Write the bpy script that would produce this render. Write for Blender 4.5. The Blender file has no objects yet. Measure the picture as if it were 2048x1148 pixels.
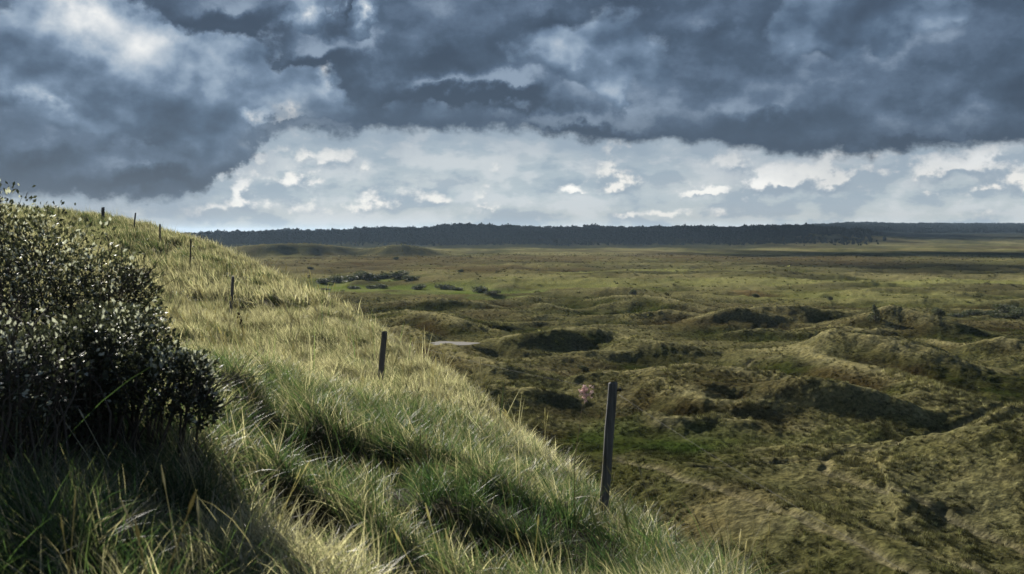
import bpy, bmesh, math, random
import numpy as np

S = bpy.context.scene
COL = S.collection
R = math.radians
random.seed(7)
RNG = np.random.default_rng(7)

# ------------------------------------------------------------------ camera
CAM_H = 20.0                 # eye height above the plain
F_PX = 1991.0                # focal length in pixels of the 2048 px wide photograph
V_HOR = 465.0                # true horizon row
PITCH = math.atan((574.0 - V_HOR) / F_PX)
cam_data = bpy.data.cameras.new('camera')
cam_data.lens = 35.0
cam_data.sensor_width = 36.0
cam_data.clip_start = 0.05
cam_data.clip_end = 60000.0
cam_data.dof.use_dof = True
cam_data.dof.focus_distance = 40.0
cam_data.dof.aperture_fstop = 4.0
cam = bpy.data.objects.new('camera', cam_data)
COL.objects.link(cam)
cam.location = (0, 0, CAM_H)
cam.rotation_euler = (R(90) - PITCH, 0, 0)
S.camera = cam

def ray(u, v):
    """direction (x, 1, z) of a pixel of the photograph, per metre of forward distance"""
    x = (u - 1024.0) / F_PX
    t = (574.0 - v) / F_PX
    c, s = math.cos(PITCH), math.sin(PITCH)
    fy, fz = c + t * s, -s + t * c
    return x / fy, fz / fy

def at_depth(u, v, y):
    rx, rz = ray(u, v)
    return rx * y, y, CAM_H + rz * y

def at_height(u, v, z):
    rx, rz = ray(u, v)
    y = (z - CAM_H) / rz
    return rx * y, y, z

# ------------------------------------------------------------------ sun and sky
SUN_AZ = R(-30)              # left of the view direction
SUN_EL = R(22.5)
sun_vec = (math.sin(SUN_AZ) * math.cos(SUN_EL), math.cos(SUN_AZ) * math.cos(SUN_EL), math.sin(SUN_EL))
sd = bpy.data.lights.new('sun', 'SUN')
sd.energy = 5.0
sd.angle = R(0.5)
sd.color = (1.0, 0.945, 0.86)
sun = bpy.data.objects.new('sun', sd)
COL.objects.link(sun)
sun.rotation_euler = (R(90) - SUN_EL, 0, math.pi - SUN_AZ)
# a sun lamp shines along its local -Z
import mathutils
sun.rotation_euler = mathutils.Vector(sun_vec).to_track_quat('Z', 'Y').to_euler()

S.view_settings.view_transform = 'Standard'
S.view_settings.look = 'None'
S.view_settings.gamma = 1.0
S.view_settings.exposure = EXPOSURE = 1.32
S.view_settings.use_curve_mapping = False
S.render.engine = 'CYCLES'
S.cycles.use_denoising = True
S.cycles.denoiser = 'OPENIMAGEDENOISE'
S.cycles.denoising_input_passes = 'RGB_ALBEDO_NORMAL'
S.cycles.denoising_prefilter = 'ACCURATE'
S.cycles.use_adaptive_sampling = False
S.cycles.max_bounces = 6
S.cycles.diffuse_bounces = 2
S.cycles.glossy_bounces = 2
S.cycles.transmission_bounces = 3
S.cycles.transparent_max_bounces = 8
S.cycles.volume_bounces = 0
S.cycles.sample_clamp_indirect = 4.0

class Sock:
    """small helper: arithmetic on node sockets builds Math nodes"""
    tree = None
    def __init__(self, s): self.s = s
    @staticmethod
    def math(op, *a, clamp=False):
        n = Sock.tree.nodes.new('ShaderNodeMath'); n.operation = op; n.use_clamp = clamp
        for i, v in enumerate(a):
            if isinstance(v, Sock): Sock.tree.links.new(v.s, n.inputs[i])
            else: n.inputs[i].default_value = v
        return Sock(n.outputs[0])
    def __add__(a, b): return Sock.math('ADD', a, b)
    __radd__ = __add__
    def __sub__(a, b): return Sock.math('SUBTRACT', a, b)
    def __rsub__(a, b): return Sock.math('SUBTRACT', b, a)
    def __mul__(a, b): return Sock.math('MULTIPLY', a, b)
    __rmul__ = __mul__
    def __truediv__(a, b): return Sock.math('DIVIDE', a, b)
def smooth(x, a, b, lo=0.0, hi=1.0):
    n = Sock.tree.nodes.new('ShaderNodeMapRange'); n.interpolation_type = 'SMOOTHSTEP'
    Sock.tree.links.new(x.s, n.inputs[0])
    for i, v in zip((1, 2, 3, 4), (a, b, lo, hi)):
        if isinstance(v, Sock): Sock.tree.links.new(v.s, n.inputs[i])
        else: n.inputs[i].default_value = v
    return Sock(n.outputs[0])
def vec(x, y, z):
    n = Sock.tree.nodes.new('ShaderNodeCombineXYZ')
    for i, v in enumerate((x, y, z)):
        if isinstance(v, Sock): Sock.tree.links.new(v.s, n.inputs[i])
        else: n.inputs[i].default_value = v
    return Sock(n.outputs[0])
def fbm(v, scale, detail=6.0, rough=0.55, dist=0.0, lac=2.0):
    n = Sock.tree.nodes.new('ShaderNodeTexNoise'); n.noise_dimensions = '3D'
    Sock.tree.links.new(v.s, n.inputs['Vector'])
    n.inputs['Scale'].default_value = scale; n.inputs['Detail'].default_value = detail
    n.inputs['Roughness'].default_value = rough; n.inputs['Distortion'].default_value = dist
    n.inputs['Lacunarity'].default_value = lac
    return Sock(n.outputs[0])
def mixc(f, a, b, blend='MIX'):
    n = Sock.tree.nodes.new('ShaderNodeMix'); n.data_type = 'RGBA'; n.blend_type = blend
    for i, v in ((0, f), (6, a), (7, b)):
        if isinstance(v, Sock): Sock.tree.links.new(v.s, n.inputs[i])
        elif i == 0: n.inputs[i].default_value = v
        else: n.inputs[i].default_value = (*v, 1.0)
    return Sock(n.outputs[2])
def ramp(x, stops):
    n = Sock.tree.nodes.new('ShaderNodeValToRGB')
    Sock.tree.links.new(x.s, n.inputs[0])
    el = n.color_ramp.elements
    while len(el) > 1: el.remove(el[-1])
    for i, (p, c) in enumerate(stops):
        e = el[0] if i == 0 else el.new(p)
        e.position = p; e.color = (*c, 1.0)
    return Sock(n.outputs[0])
def srgb(r, g, b, k=1.0):
    f = lambda c: ((c / 255.0) / 12.92 if c <= 10 else (((c / 255.0) + 0.055) / 1.055) ** 2.4) * k
    return (f(r), f(g), f(b))
def build_sky():
    w = bpy.data.worlds.new('World'); S.world = w; w.use_nodes = True
    t = w.node_tree; t.nodes.clear(); Sock.tree = t
    K = 2.0 ** -EXPOSURE
    tc = t.nodes.new('ShaderNodeTexCoord')
    D = Sock(tc.outputs['Generated'])
    def vmath(op, *a):
        n = t.nodes.new('ShaderNodeVectorMath'); n.operation = op
        for i, v in enumerate(a):
            if isinstance(v, Sock): t.links.new(v.s, n.inputs[i])
            else: n.inputs[i].default_value = v
        return Sock(n.outputs[0])
    def madd(a, b, c): return Sock.math('MULTIPLY_ADD', a, b, c)
    def dvec(sx, sz, ox=0.0, oz=0.0): return vmath('MULTIPLY_ADD', D, (sx, sx, sz), (ox, 0.0, oz))
    def cnoise(v, scale, detail, rough=0.5):
        n = t.nodes.new('ShaderNodeTexNoise'); t.links.new(v.s, n.inputs['Vector'])
        n.inputs['Scale'].default_value = scale; n.inputs['Detail'].default_value = detail; n.inputs['Roughness'].default_value = rough
        return Sock(n.outputs['Color'])
    sep = t.nodes.new('ShaderNodeSeparateXYZ'); t.links.new(D.s, sep.inputs[0])
    dx, dy, dz = (Sock(sep.outputs[i]) for i in range(3))
    X = Sock.math('ARCTAN2', dx, dy) * 10.0          # bearing, tenths of a radian
    Y = Sock.math('ARCSINE', dz) * 10.0              # elevation
    XY = vec(X, Y, 0.0)
    # slow swirl plus fine ragging of the coordinates, so that no cloud edge is a clean curve
    W1 = vmath('MULTIPLY_ADD', cnoise(dvec(10, 10), 0.9, 2.0), (0.9, 0.6, 0.0), (-0.45, -0.30, 0.0))
    W2 = vmath('MULTIPLY_ADD', cnoise(dvec(10, 11, 31.0), 3.0, 4.0, 0.6), (0.62, 0.46, 0.0), (-0.31, -0.23, 0.0))
    sw = t.nodes.new('ShaderNodeSeparateXYZ'); t.links.new(W2.s, sw.inputs[0])
    w3, w4 = Sock(sw.outputs[0]), Sock(sw.outputs[1])
    XYw = vmath('ADD', vmath('ADD', XY, W1), W2)
    XYc = vmath('MULTIPLY_ADD', W2, (0.8, 0.7, 0.0), XY)
    def blobs(lst, base=None, start=0.0):
        """soft ellipses round the bearings where the photograph has a cloud (u, v, radius u, radius v, amount)"""
        s = start
        base = base or XYw
        for i, (u, v, ru, rv, amp) in enumerate(lst):
            if i and i % 7 == 0: base = vmath('MULTIPLY_ADD', vec(s, s, 0.0), (1e-7, 1e-7, 0.0), base)   # keeps the node stack short
            cx, cy = (u - 1024) / 199.1, (465 - v) / 199.1
            kx, ky = 199.1 / (2.1 * ru), 199.1 / (2.1 * rv)
            p = vmath('MULTIPLY_ADD', base, (kx, ky, 0.0), (-cx * kx, -cy * ky, 0.0))
            g = t.nodes.new('ShaderNodeTexGradient'); g.gradient_type = 'QUADRATIC_SPHERE'
            t.links.new(p.s, g.inputs[0])
            s = Sock.math('ADD', s, Sock(g.outputs['Fac']) * (amp * 1.25))
        return s
    # 1. clear air behind everything: the Nishita sky, whitened by mist towards the horizon
    sky = t.nodes.new('ShaderNodeTexSky'); sky.sky_type = 'NISHITA'; sky.sun_disc = False
    sky.sun_elevation = SUN_EL; sky.sun_rotation = SUN_AZ
    sky.air_density = 1.2; sky.dust_density = 0.1; sky.ozone_density = 2.0
    mist = ramp(smooth(Y, 0.0, 2.6), [(0.0, srgb(190, 198, 199, K)), (0.05, srgb(176, 189, 196, K)), (0.25, srgb(168, 183, 194, K)), (0.45, srgb(172, 184, 194, K)), (1.0, srgb(128, 152, 178, K))])
    streak = fbm(dvec(7.0, 36.0), 1.0, 4.0, 0.55)
    puff = fbm(dvec(10.0, 21.0, 13.0), 1.25, 7.0, 0.55); puff2 = fbm(dvec(10.0, 21.0, 12.9, 0.3), 1.25, 7.0, 0.55)
    glow = blobs([(950, 330, 330, 60, .5), (560, 350, 170, 60, .3), (1500, 330, 300, 40, .3)], XYc)
    mist = mixc(smooth(streak, 0.45, 0.70, 0.0, 0.6), mist, srgb(198, 205, 208, K))
    mist = mixc(smooth(streak, 0.50, 0.28, 0.0, 0.6), mist, srgb(146, 165, 181, K))
    pl = madd(puff - puff2, 2.4, puff) + glow * 0.14 - 0.03
    mist = mixc(smooth(pl, 0.52, 0.85, 0.0, 0.62), mist, srgb(209, 214, 217, K))
    mist = mixc(smooth(pl, 0.50, 0.20, 0.0, 0.6), mist, srgb(142, 160, 177, K))
    # 2. small far cumulus standing over the horizon, lit from the upper left
    lay = [(600, 365, 70, 50, .20), (720, 412, 110, 18, .17), (880, 398, 60, 20, .17), (450, 415, 80, 14, .17), (640, 318, 90, 22, .17),
           (980, 410, 26, 18, .2), (1215, 335, 42, 55, .20), (1150, 384, 28, 14, .32), (1235, 378, 40, 16, .26), (1410, 386, 46, 10, .36),
           (1530, 363, 80, 25, .36), (1640, 360, 95, 32, .26), (1850, 345, 150, 24, .28), (2010, 375, 140, 32, .2),
           (1320, 424, 90, 8, .24), (1900, 392, 170, 15, .18), (1460, 328, 60, 16, .2), (495, 375, 34, 44, .26)]
    def cum(ox, oz):
        n = fbm(dvec(10.0, 15.0, ox, oz), 2.4, 7.0, 0.58)
        n2 = fbm(dvec(10.0, 12.0, ox + 5.0, oz), 7.5, 4.0, 0.55)
        return madd(n2, 0.26, madd(n, 0.75, blobs(lay, vmath('ADD', XYc, (ox, oz * 0.66, 0.0)), -0.03)))
    c0 = cum(0.0, 0.0); c1 = cum(-0.05, 0.12)
    low = smooth(Y, 1.10, 0.80) * smooth(Y, 0.04, 0.18)
    ca = smooth(c0, 0.54, 0.74) * low
    lit = smooth((c0 - c1) * 1.15 + (c0 - 0.62) * 0.10, -0.10, 0.14)
    ccol = ramp(lit, [(0.0, srgb(150, 165, 179, K)), (0.3, srgb(166, 179, 190, K)), (0.55, srgb(188, 196, 201, K)), (0.8, srgb(216, 217, 216, K)), (1.0, srgb(238, 237, 232, K))])
    white = blobs([(1470, 365, 120, 34, 1.0), (620, 385, 120, 50, .5), (1900, 335, 120, 14, .9), (1150, 380, 30, 20, .8), (490, 360, 30, 50, .7), (700, 320, 60, 16, .5)], XYc)
    ccol = mixc(Sock.math('MULTIPLY', white * lit, 0.95, clamp=True), ccol, srgb(255, 254, 250, K))
    col = mixc(ca, mist, ccol)
    # 3. the broken deck above: bright upper cloud seen between dark nearer cloud
    n_up = fbm(dvec(10.0, 13.0, 3.0, 9.0), 0.9, 7.0, 0.47)
    n_up2 = fbm(dvec(10.0, 13.0, 2.93, 9.16), 0.9, 7.0, 0.47)
    up_light = madd(n_up, 0.55, madd(n_up - n_up2, 2.3, blobs(
        [(235, 85, 60, 50, .50), (330, 130, 90, 60, .42), (480, 165, 120, 45, .24), (620, 52, 52, 24, .6), (752, 52, 30, 26, .75), (540, 8, 90, 16, .45),
         (8, 85, 20, 24, .6), (150, 210, 34, 18, .35), (590, 240, 40, 12, .4), (505, 240, 26, 9, .35), (676, 180, 22, 30, .6), (1180, 140, 60, 60, .32), (1250, 205, 44, 36, .34),
         (810, 130, 22, 12, .4), (1028, 160, 14, 26, .45), (560, 120, 80, 40, .2), (1865, 96, 36, 13, .3), (1680, 75, 150, 55, .12), (490, 345, 18, 42, .45),
         (1000, 222, 160, 22, .14), (330, 215, 150, 45, .12), (130, 60, 110, 70, .18), (130, 150, 90, 60, .1),
         (1500, 230, 360, 110, -.24), (1900, 190, 220, 150, -.30), (900, 110, 130, 90, -.3), (100, 270, 170, 60, -.12), (460, 60, 90, 50, -.3), (1380, 80, 200, 70, -.10),
         (250, 350, 230, 60, -.2)], None, -0.36)))
    up_col = ramp(smooth(up_light, -0.60, 0.85), [(0.0, srgb(60, 74, 93, K)), (0.22, srgb(82, 101, 124, K)), (0.40, srgb(112, 132, 156, K)), (0.56, srgb(146, 164, 184, K)),
                                                 (0.74, srgb(184, 195, 206, K)), (1.0, srgb(244, 244, 242, K))])
    dark_lay = [(455, 50, 110, 44, .40), (660, 132, 100, 28, .42), (692, 45, 26, 42, .34), (900, 95, 110, 90, .40), (900, 180, 150, 22, .34), (1030, 192, 46, 20, .3),
         (1500, 225, 310, 82, .40), (1980, 150, 140, 150, .46), (1800, 285, 300, 34, .34), (610, 262, 120, 15, .36), (1120, 260, 130, 20, .34), (130, 300, 150, 50, .2),
         (320, 355, 190, 40, .32), (1400, 60, 150, 50, .2), (1100, 30, 100, 34, .18),
         (250, 90, 100, 60, -.28), (480, 170, 130, 45, -.22), (610, 55, 46, 22, -.4), (752, 55, 32, 30, -.5), (1180, 150, 60, 55, -.26), (1250, 205, 40, 36, -.3), (1690, 70, 130, 45, -.26)]
    def dark(ox, oz):
        n = fbm(dvec(10.0, 15.0, 53.0 + ox, oz), 0.8, 9.0, 0.54)
        return n, madd(n, 0.85, blobs(dark_lay, vmath('ADD', XYw, (ox, oz * 0.66, 0.0)), 0.08))
    n_dk, dk = dark(0.0, 0.0); _, dk_up = dark(-0.06, 0.20)
    billow = fbm(dvec(10.0, 13.0, 23.0), 4.5, 5.0, 0.6)
    dk_a = smooth(madd(billow, 0.16, dk), 0.60, 0.70)
    top_l = dk - dk_up                                  # thin above: a lit top; thin below: a dark base
    dk_l = smooth(madd(top_l, 1.5, madd(n_up, 0.55, madd(billow, 0.16, blobs([(1150, 200, 160, 70, .10), (1690, 110, 160, 60, .12), (560, 20, 100, 40, .1), (1640, 300, 400, 20, -.18)], None, -0.40)))), -0.28, 0.42)
    dk_col = ramp(dk_l, [(0.0, srgb(58, 72, 91, K)), (0.35, srgb(73, 90, 111, K)), (0.65, srgb(92, 110, 133, K)), (1.0, srgb(138, 155, 175, K))])
    deck = mixc(dk_a, up_col, dk_col)
    # ragged lower edge of the deck, by bearing
    fc = t.nodes.new('ShaderNodeFloatCurve')
    mr = t.nodes.new('ShaderNodeMapRange'); mr.inputs[1].default_value = -8.0; mr.inputs[2].default_value = 8.0
    t.links.new((X + w3 * 1.3).s, mr.inputs[0]); t.links.new(mr.outputs[0], fc.inputs['Value'])
    pts = [(-8, .34), (-5.2, .30), (-4.2, .27), (-3.4, .24), (-3.05, .30), (-2.75, .50), (-2.45, .76), (-2.1, .92), (-1.6, .90), (-1.3, .98), (-0.6, 1.0), (0.2, 0.94), (0.8, .86), (1.3, .86), (2.0, .79), (2.9, .71),
           (3.6, .74), (5.2, .69), (8, .55)]
    pts = [(a, b + 0.05) for a, b in pts]
    cv = fc.mapping.curves[0]
    while len(cv.points) < len(pts): cv.points.new(0.5, 0.5)
    for p, (a, b) in zip(cv.points, pts): p.location = ((a + 8) / 16, b / 2.0)
    fc.mapping.update()
    above = madd(billow, 0.22, madd(n_dk, 0.30, madd(w4, 0.45, Y))) - 0.26 - Sock(fc.outputs[0]) * 2.0
    deck = mixc(smooth(above, 0.42, 0.03, 0.0, 0.6), deck, srgb(66, 81, 101, K))      # flat dark undersides
    col = mixc(smooth(above, -0.42, 0.02, 0.0, 0.5), col, srgb(146, 161, 177, K))    # thin veil hanging below
    col = mixc(smooth(above, -0.05, 0.06), col, deck)
    # rain falling from the deck here and there
    shaft = fbm(dvec(10.0, 1.6, 77.0), 0.8, 5.0, 0.6)
    rain = smooth(shaft, 0.50, 0.72) * smooth(above, -0.75, -0.02) * smooth(above, 0.06, -0.03)
    col = mixc(rain * 0.65, col, srgb(138, 154, 171, K))
    bg_sky = t.nodes.new('ShaderNodeBackground'); bg_sky.inputs[1].default_value = 0.10
    t.links.new(sky.outputs[0], bg_sky.inputs[0])
    bg_c = t.nodes.new('ShaderNodeBackground'); bg_c.inputs[1].default_value = 1.0
    t.links.new(col.s, bg_c.inputs[0])
    mx = t.nodes.new('ShaderNodeMixShader'); mx.inputs[0].default_value = 0.99
    t.links.new(bg_sky.outputs[0], mx.inputs[1]); t.links.new(bg_c.outputs[0], mx.inputs[2])
    out = t.nodes.new('ShaderNodeOutputWorld'); t.links.new(mx.outputs[0], out.inputs[0])
    w.cycles.sampling_method = 'MANUAL'; w.cycles.sample_map_resolution = 512

build_sky()
# ------------------------------------------------------------------ helpers
def _hash(ix, iy, seed):
    h = (ix.astype(np.int64) * 374761393 + iy.astype(np.int64) * 668265263 + seed * 974634777) & 0xFFFFFFFF
    h = ((h ^ (h >> 13)) * 1274126177) & 0xFFFFFFFF
    h = h ^ (h >> 16)
    return (h & 0xFFFF) / 65536.0 * (2 * math.pi)
def perlin(x, y, seed=0):
    x0, y0 = np.floor(x), np.floor(y); fx, fy = x - x0, y - y0
    u, v = fx * fx * fx * (fx * (fx * 6 - 15) + 10), fy * fy * fy * (fy * (fy * 6 - 15) + 10)
    def g(i, j):
        a = _hash(x0 + i, y0 + j, seed); return np.cos(a) * (fx - i) + np.sin(a) * (fy - j)
    n0 = g(0, 0) * (1 - u) + g(1, 0) * u; n1 = g(0, 1) * (1 - u) + g(1, 1) * u
    return (n0 * (1 - v) + n1 * v) * 1.5
def fbm2(x, y, wave, octaves=4, seed=0, gain=0.5, ridged=False):
    s, a, k = 0.0, 1.0, 1.0 / wave
    for o in range(octaves):
        n = perlin(x * k, y * k, seed + o)
        s = s + a * ((1.0 - 2.0 * np.abs(n)) if ridged else n)
        a *= gain; k *= 2.03
    return s
def sstep(t, a, b):
    t = np.clip((t - a) / (b - a), 0, 1); return t * t * (3 - 2 * t)
def new_mesh(name, verts, faces, mat=None, smooth=False):
    me = bpy.data.meshes.new(name)
    verts = np.asarray(verts, np.float32)
    if isinstance(faces, np.ndarray) and faces.ndim == 2:
        n, k = faces.shape
        me.vertices.add(len(verts)); me.vertices.foreach_set('co', verts.ravel())
        me.loops.add(n * k); me.loops.foreach_set('vertex_index', faces.astype(np.int32).ravel())
        me.polygons.add(n)
        me.polygons.foreach_set('loop_start', np.arange(0, n * k, k, dtype=np.int32))
        me.update(calc_edges=True)
    else:
        me.from_pydata([tuple(map(float, v)) for v in verts], [], [tuple(f) for f in faces]); me.update()
    me.polygons.foreach_set('use_smooth', np.full(len(me.polygons), smooth))
    if mat: me.materials.append(mat)
    return me
def link(name, me, parent=None):
    o = bpy.data.objects.new(name, me); COL.objects.link(o)
    if parent is not None: o.parent = parent
    return o
def tag(o, label=None, cat=None, group=None, kind=None):
    if label: o['label'] = label
    if cat: o['category'] = cat
    if group: o['group'] = group
    if kind: o['kind'] = kind
    return o
def empty(name, loc):
    o = bpy.data.objects.new(name, None); o.empty_display_size = 0.2; COL.objects.link(o); o.location = loc; return o
def set_attr(me, name, kind, arr, domain='POINT'):
    a = me.attributes.new(name, kind, domain)
    arr = np.asarray(arr)
    if kind == 'FLOAT_COLOR':
        if arr.shape[1] == 3: arr = np.concatenate([arr, np.ones((len(arr), 1))], 1)
        a.data.foreach_set('color', arr.astype(np.float32).ravel())
    elif kind == 'FLOAT_VECTOR': a.data.foreach_set('vector', arr.astype(np.float32).ravel())
    elif kind == 'INT': a.data.foreach_set('value', arr.astype(np.int32).ravel())
    else: a.data.foreach_set('value', arr.astype(np.float32).ravel())
def tube(pts, radii, sides=6, cap=True):
    """tapered tube through points -> verts, faces"""
    pts = [mathutils.Vector(p) for p in pts]; V, Fc = [], []
    for i, p in enumerate(pts):
        d = (pts[min(i + 1, len(pts) - 1)] - pts[max(i - 1, 0)]).normalized()
        a = d.orthogonal().normalized() if i == 0 else (pa - d * pa.dot(d)).normalized()
        pa = a; b = d.cross(a)
        for k in range(sides):
            t = 2 * math.pi * k / sides
            V.append(tuple(p + (a * math.cos(t) + b * math.sin(t)) * radii[i]))
        if i:
            o = (i - 1) * sides
            for k in range(sides):
                Fc.append((o + k, o + (k + 1) % sides, o + sides + (k + 1) % sides, o + sides + k))
    if cap:
        Fc.append(tuple(range(sides))[::-1]); n = (len(pts) - 1) * sides; Fc.append(tuple(range(n, n + sides)))
    return V, Fc
def join_parts(parts):
    V, Fc = [], []
    for v, f in parts:
        o = len(V); V += list(v); Fc += [tuple(i + o for i in q) for q in f]
    return V, Fc

# ------------------------------------------------------------------ materials
def new_mat(name):
    m = bpy.data.materials.new(name); m.use_nodes = True
    t = m.node_tree; t.nodes.clear(); Sock.tree = t
    out = t.nodes.new('ShaderNodeOutputMaterial')
    return m, t, out
def attr(name, kind='GEOMETRY', out='Color'):
    n = Sock.tree.nodes.new('ShaderNodeAttribute'); n.attribute_type = kind; n.attribute_name = name
    return Sock(n.outputs[out])
def principled(color, rough=0.8, spec=0.2):
    n = Sock.tree.nodes.new('ShaderNodeBsdfPrincipled')
    if isinstance(color, Sock): Sock.tree.links.new(color.s, n.inputs['Base Color'])
    else: n.inputs['Base Color'].default_value = (*color, 1)
    if isinstance(rough, Sock): Sock.tree.links.new(rough.s, n.inputs['Roughness'])
    else: n.inputs['Roughness'].default_value = rough
    n.inputs['Specular IOR Level'].default_value = spec
    return n
def leafy(out, color, rough, spec, trans_color, trans):
    """thin leaf or blade: a glossy face plus light that comes through from behind"""
    t = Sock.tree
    p = principled(color, rough, spec)
    tr = t.nodes.new('ShaderNodeBsdfTranslucent'); t.links.new(trans_color.s, tr.inputs[0])
    mx = t.nodes.new('ShaderNodeMixShader'); mx.inputs[0].default_value = trans
    t.links.new(p.outputs[0], mx.inputs[1]); t.links.new(tr.outputs[0], mx.inputs[2]); t.links.new(mx.outputs[0], out.inputs[0])
def obj_coord():
    n = Sock.tree.nodes.new('ShaderNodeTexCoord'); return Sock(n.outputs['Object'])
def bump(p, h, strength, dist):
    b = Sock.tree.nodes.new('ShaderNodeBump'); b.inputs['Strength'].default_value = strength; b.inputs['Distance'].default_value = dist
    Sock.tree.links.new(h.s, b.inputs['Height']); Sock.tree.links.new(b.outputs[0], p.inputs['Normal'])

def mat_ground():
    m, t, out = new_mat('heath')
    g = t.nodes.new('ShaderNodeNewGeometry'); P = Sock(g.outputs['Position'])
    n1 = fbm(P, 2.2, 5.0, 0.65); n2 = fbm(P, 0.35, 4.0, 0.6)
    c = attr('tcol')
    c = mixc(smooth(n1, 0.35, 0.68, 0.0, 0.75), mixc(1.0, c, (0.42, 0.42, 0.40), 'MULTIPLY'), mixc(1.0, c, (1.35, 1.3, 1.2), 'MULTIPLY'))
    c = mixc(smooth(n2, 0.4, 0.62, 0.0, 0.35), c, mixc(1.0, c, (1.3, 1.2, 0.9), 'MULTIPLY'))
    p = principled(c, 1.0, 0.0); bump(p, n1, 0.9, 0.3)
    t.links.new(p.outputs[0], out.inputs[0]); return m
def mat_soil():
    m, t, out = new_mat('thatch')
    g = t.nodes.new('ShaderNodeNewGeometry'); P = Sock(g.outputs['Position'])
    n = fbm(P, 14.0, 5.0, 0.7)
    c = ramp(n, [(0.3, (0.012, 0.012, 0.006)), (0.5, (0.045, 0.04, 0.018)), (0.75, (0.12, 0.10, 0.05))])
    p = principled(c, 0.95, 0.1); bump(p, n, 1.0, 0.05)
    t.links.new(p.outputs[0], out.inputs[0]); return m
def mat_grass():
    m, t, out = new_mat('marram_blade')
    tn = Sock.tree.nodes.new('ShaderNodeSeparateColor'); t.links.new(attr('tint').s, tn.inputs[0])
    rnd, along, sh = (Sock(tn.outputs[i]) for i in range(3))
    dry = attr('dry', 'INSTANCER', 'Fac') + (rnd - 0.5) * 1.05 + along * 0.15
    lum = attr('lum', 'INSTANCER', 'Fac') * (0.5 + sh * 0.9)
    c = ramp(dry, [(0.0, (0.026, 0.052, 0.024)), (0.28, (0.068, 0.108, 0.044)), (0.5, (0.122, 0.132, 0.078)), (0.72, (0.235, 0.202, 0.160)), (1.0, (0.48, 0.43, 0.36))])
    c = mixc(1.0, c, vecc(lum), 'MULTIPLY')
    ct = mixc(1.0, c, (1.16, 1.24, 0.72), 'MULTIPLY')
    leafy(out, c, 0.5, 0.35, ct, 0.44); return m
def vecc(x): return vec(x, x, x)
def mat_tuft():
    m, t, out = new_mat('heath_tuft')
    tn = Sock.tree.nodes.new('ShaderNodeSeparateColor'); t.links.new(attr('tint').s, tn.inputs[0])
    c = mixc(1.0, attr('tcol', 'INSTANCER'), vecc(Sock(tn.outputs[0]) * 0.9 + 0.55), 'MULTIPLY')
    ct = mixc(1.0, c, (1.1, 1.15, 0.7), 'MULTIPLY')
    leafy(out, c, 0.9, 0.03, ct, 0.14); return m
def mat_leaf(name, dark, light, pale, pale_amount, rough=0.3, spec=0.6, trans=0.2):
    m, t, out = new_mat(name)
    tn = Sock.tree.nodes.new('ShaderNodeSeparateColor'); t.links.new(attr('tint').s, tn.inputs[0])
    r0, r1 = Sock(tn.outputs[0]), Sock(tn.outputs[1])
    c = mixc(r0, dark, light)
    c = mixc(smooth(r1, 1.0 - pale_amount, 1.0 - pale_amount + 0.03), c, pale)
    leafy(out, c, rough, spec, mixc(1.0, c, (1.1, 1.14, 0.85), 'MULTIPLY'), trans); return m
def mat_bark(name, a, b, scale=30.0):
    m, t, out = new_mat(name)
    o = obj_coord(); n = fbm(o, scale, 4.0, 0.65)
    p = principled(mixc(n, a, b), 0.85, 0.2); bump(p, n, 0.6, 0.004)
    t.links.new(p.outputs[0], out.inputs[0]); return m
def mat_post():
    m, t, out = new_mat('weathered_wood')
    s = t.nodes.new('ShaderNodeTexCoord'); mp = t.nodes.new('ShaderNodeMapping'); mp.inputs['Scale'].default_value = (40, 40, 2.2)
    t.links.new(s.outputs['Object'], mp.inputs[0])
    n = fbm(Sock(mp.outputs[0]), 1.0, 5.0, 0.65); n2 = fbm(Sock(s.outputs['Object']), 5.0, 4.0, 0.6)
    c = ramp(n, [(0.25, (0.035, 0.036, 0.037)), (0.5, (0.10, 0.10, 0.10)), (0.75, (0.20, 0.20, 0.195))])
    c = mixc(smooth(n2, 0.5, 0.7, 0.0, 0.6), c, (0.08, 0.085, 0.065))
    p = principled(c, 0.8, 0.25); bump(p, n, 0.8, 0.006)
    t.links.new(p.outputs[0], out.inputs[0]); return m
def mat_plain(name, c, rough=0.6, spec=0.3, scale=20.0, var=0.3, metal=0.0):
    m, t, out = new_mat(name)
    n = fbm(obj_coord(), scale, 4.0, 0.6)
    p = principled(mixc(n, tuple(q * (1 - var) for q in c), tuple(q * (1 + var) for q in c)), rough, spec)
    p.inputs['Metallic'].default_value = metal
    t.links.new(p.outputs[0], out.inputs[0]); return m
def mat_sand():
    m, t, out = new_mat('bare_sand')
    g = t.nodes.new('ShaderNodeNewGeometry'); n = fbm(Sock(g.outputs['Position']), 0.8, 5.0, 0.65)
    p = principled(mixc(n, (0.085, 0.08, 0.068), (0.15, 0.14, 0.12)), 0.95, 0.1); bump(p, n, 0.4, 0.1)
    t.links.new(p.outputs[0], out.inputs[0]); return m
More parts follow.
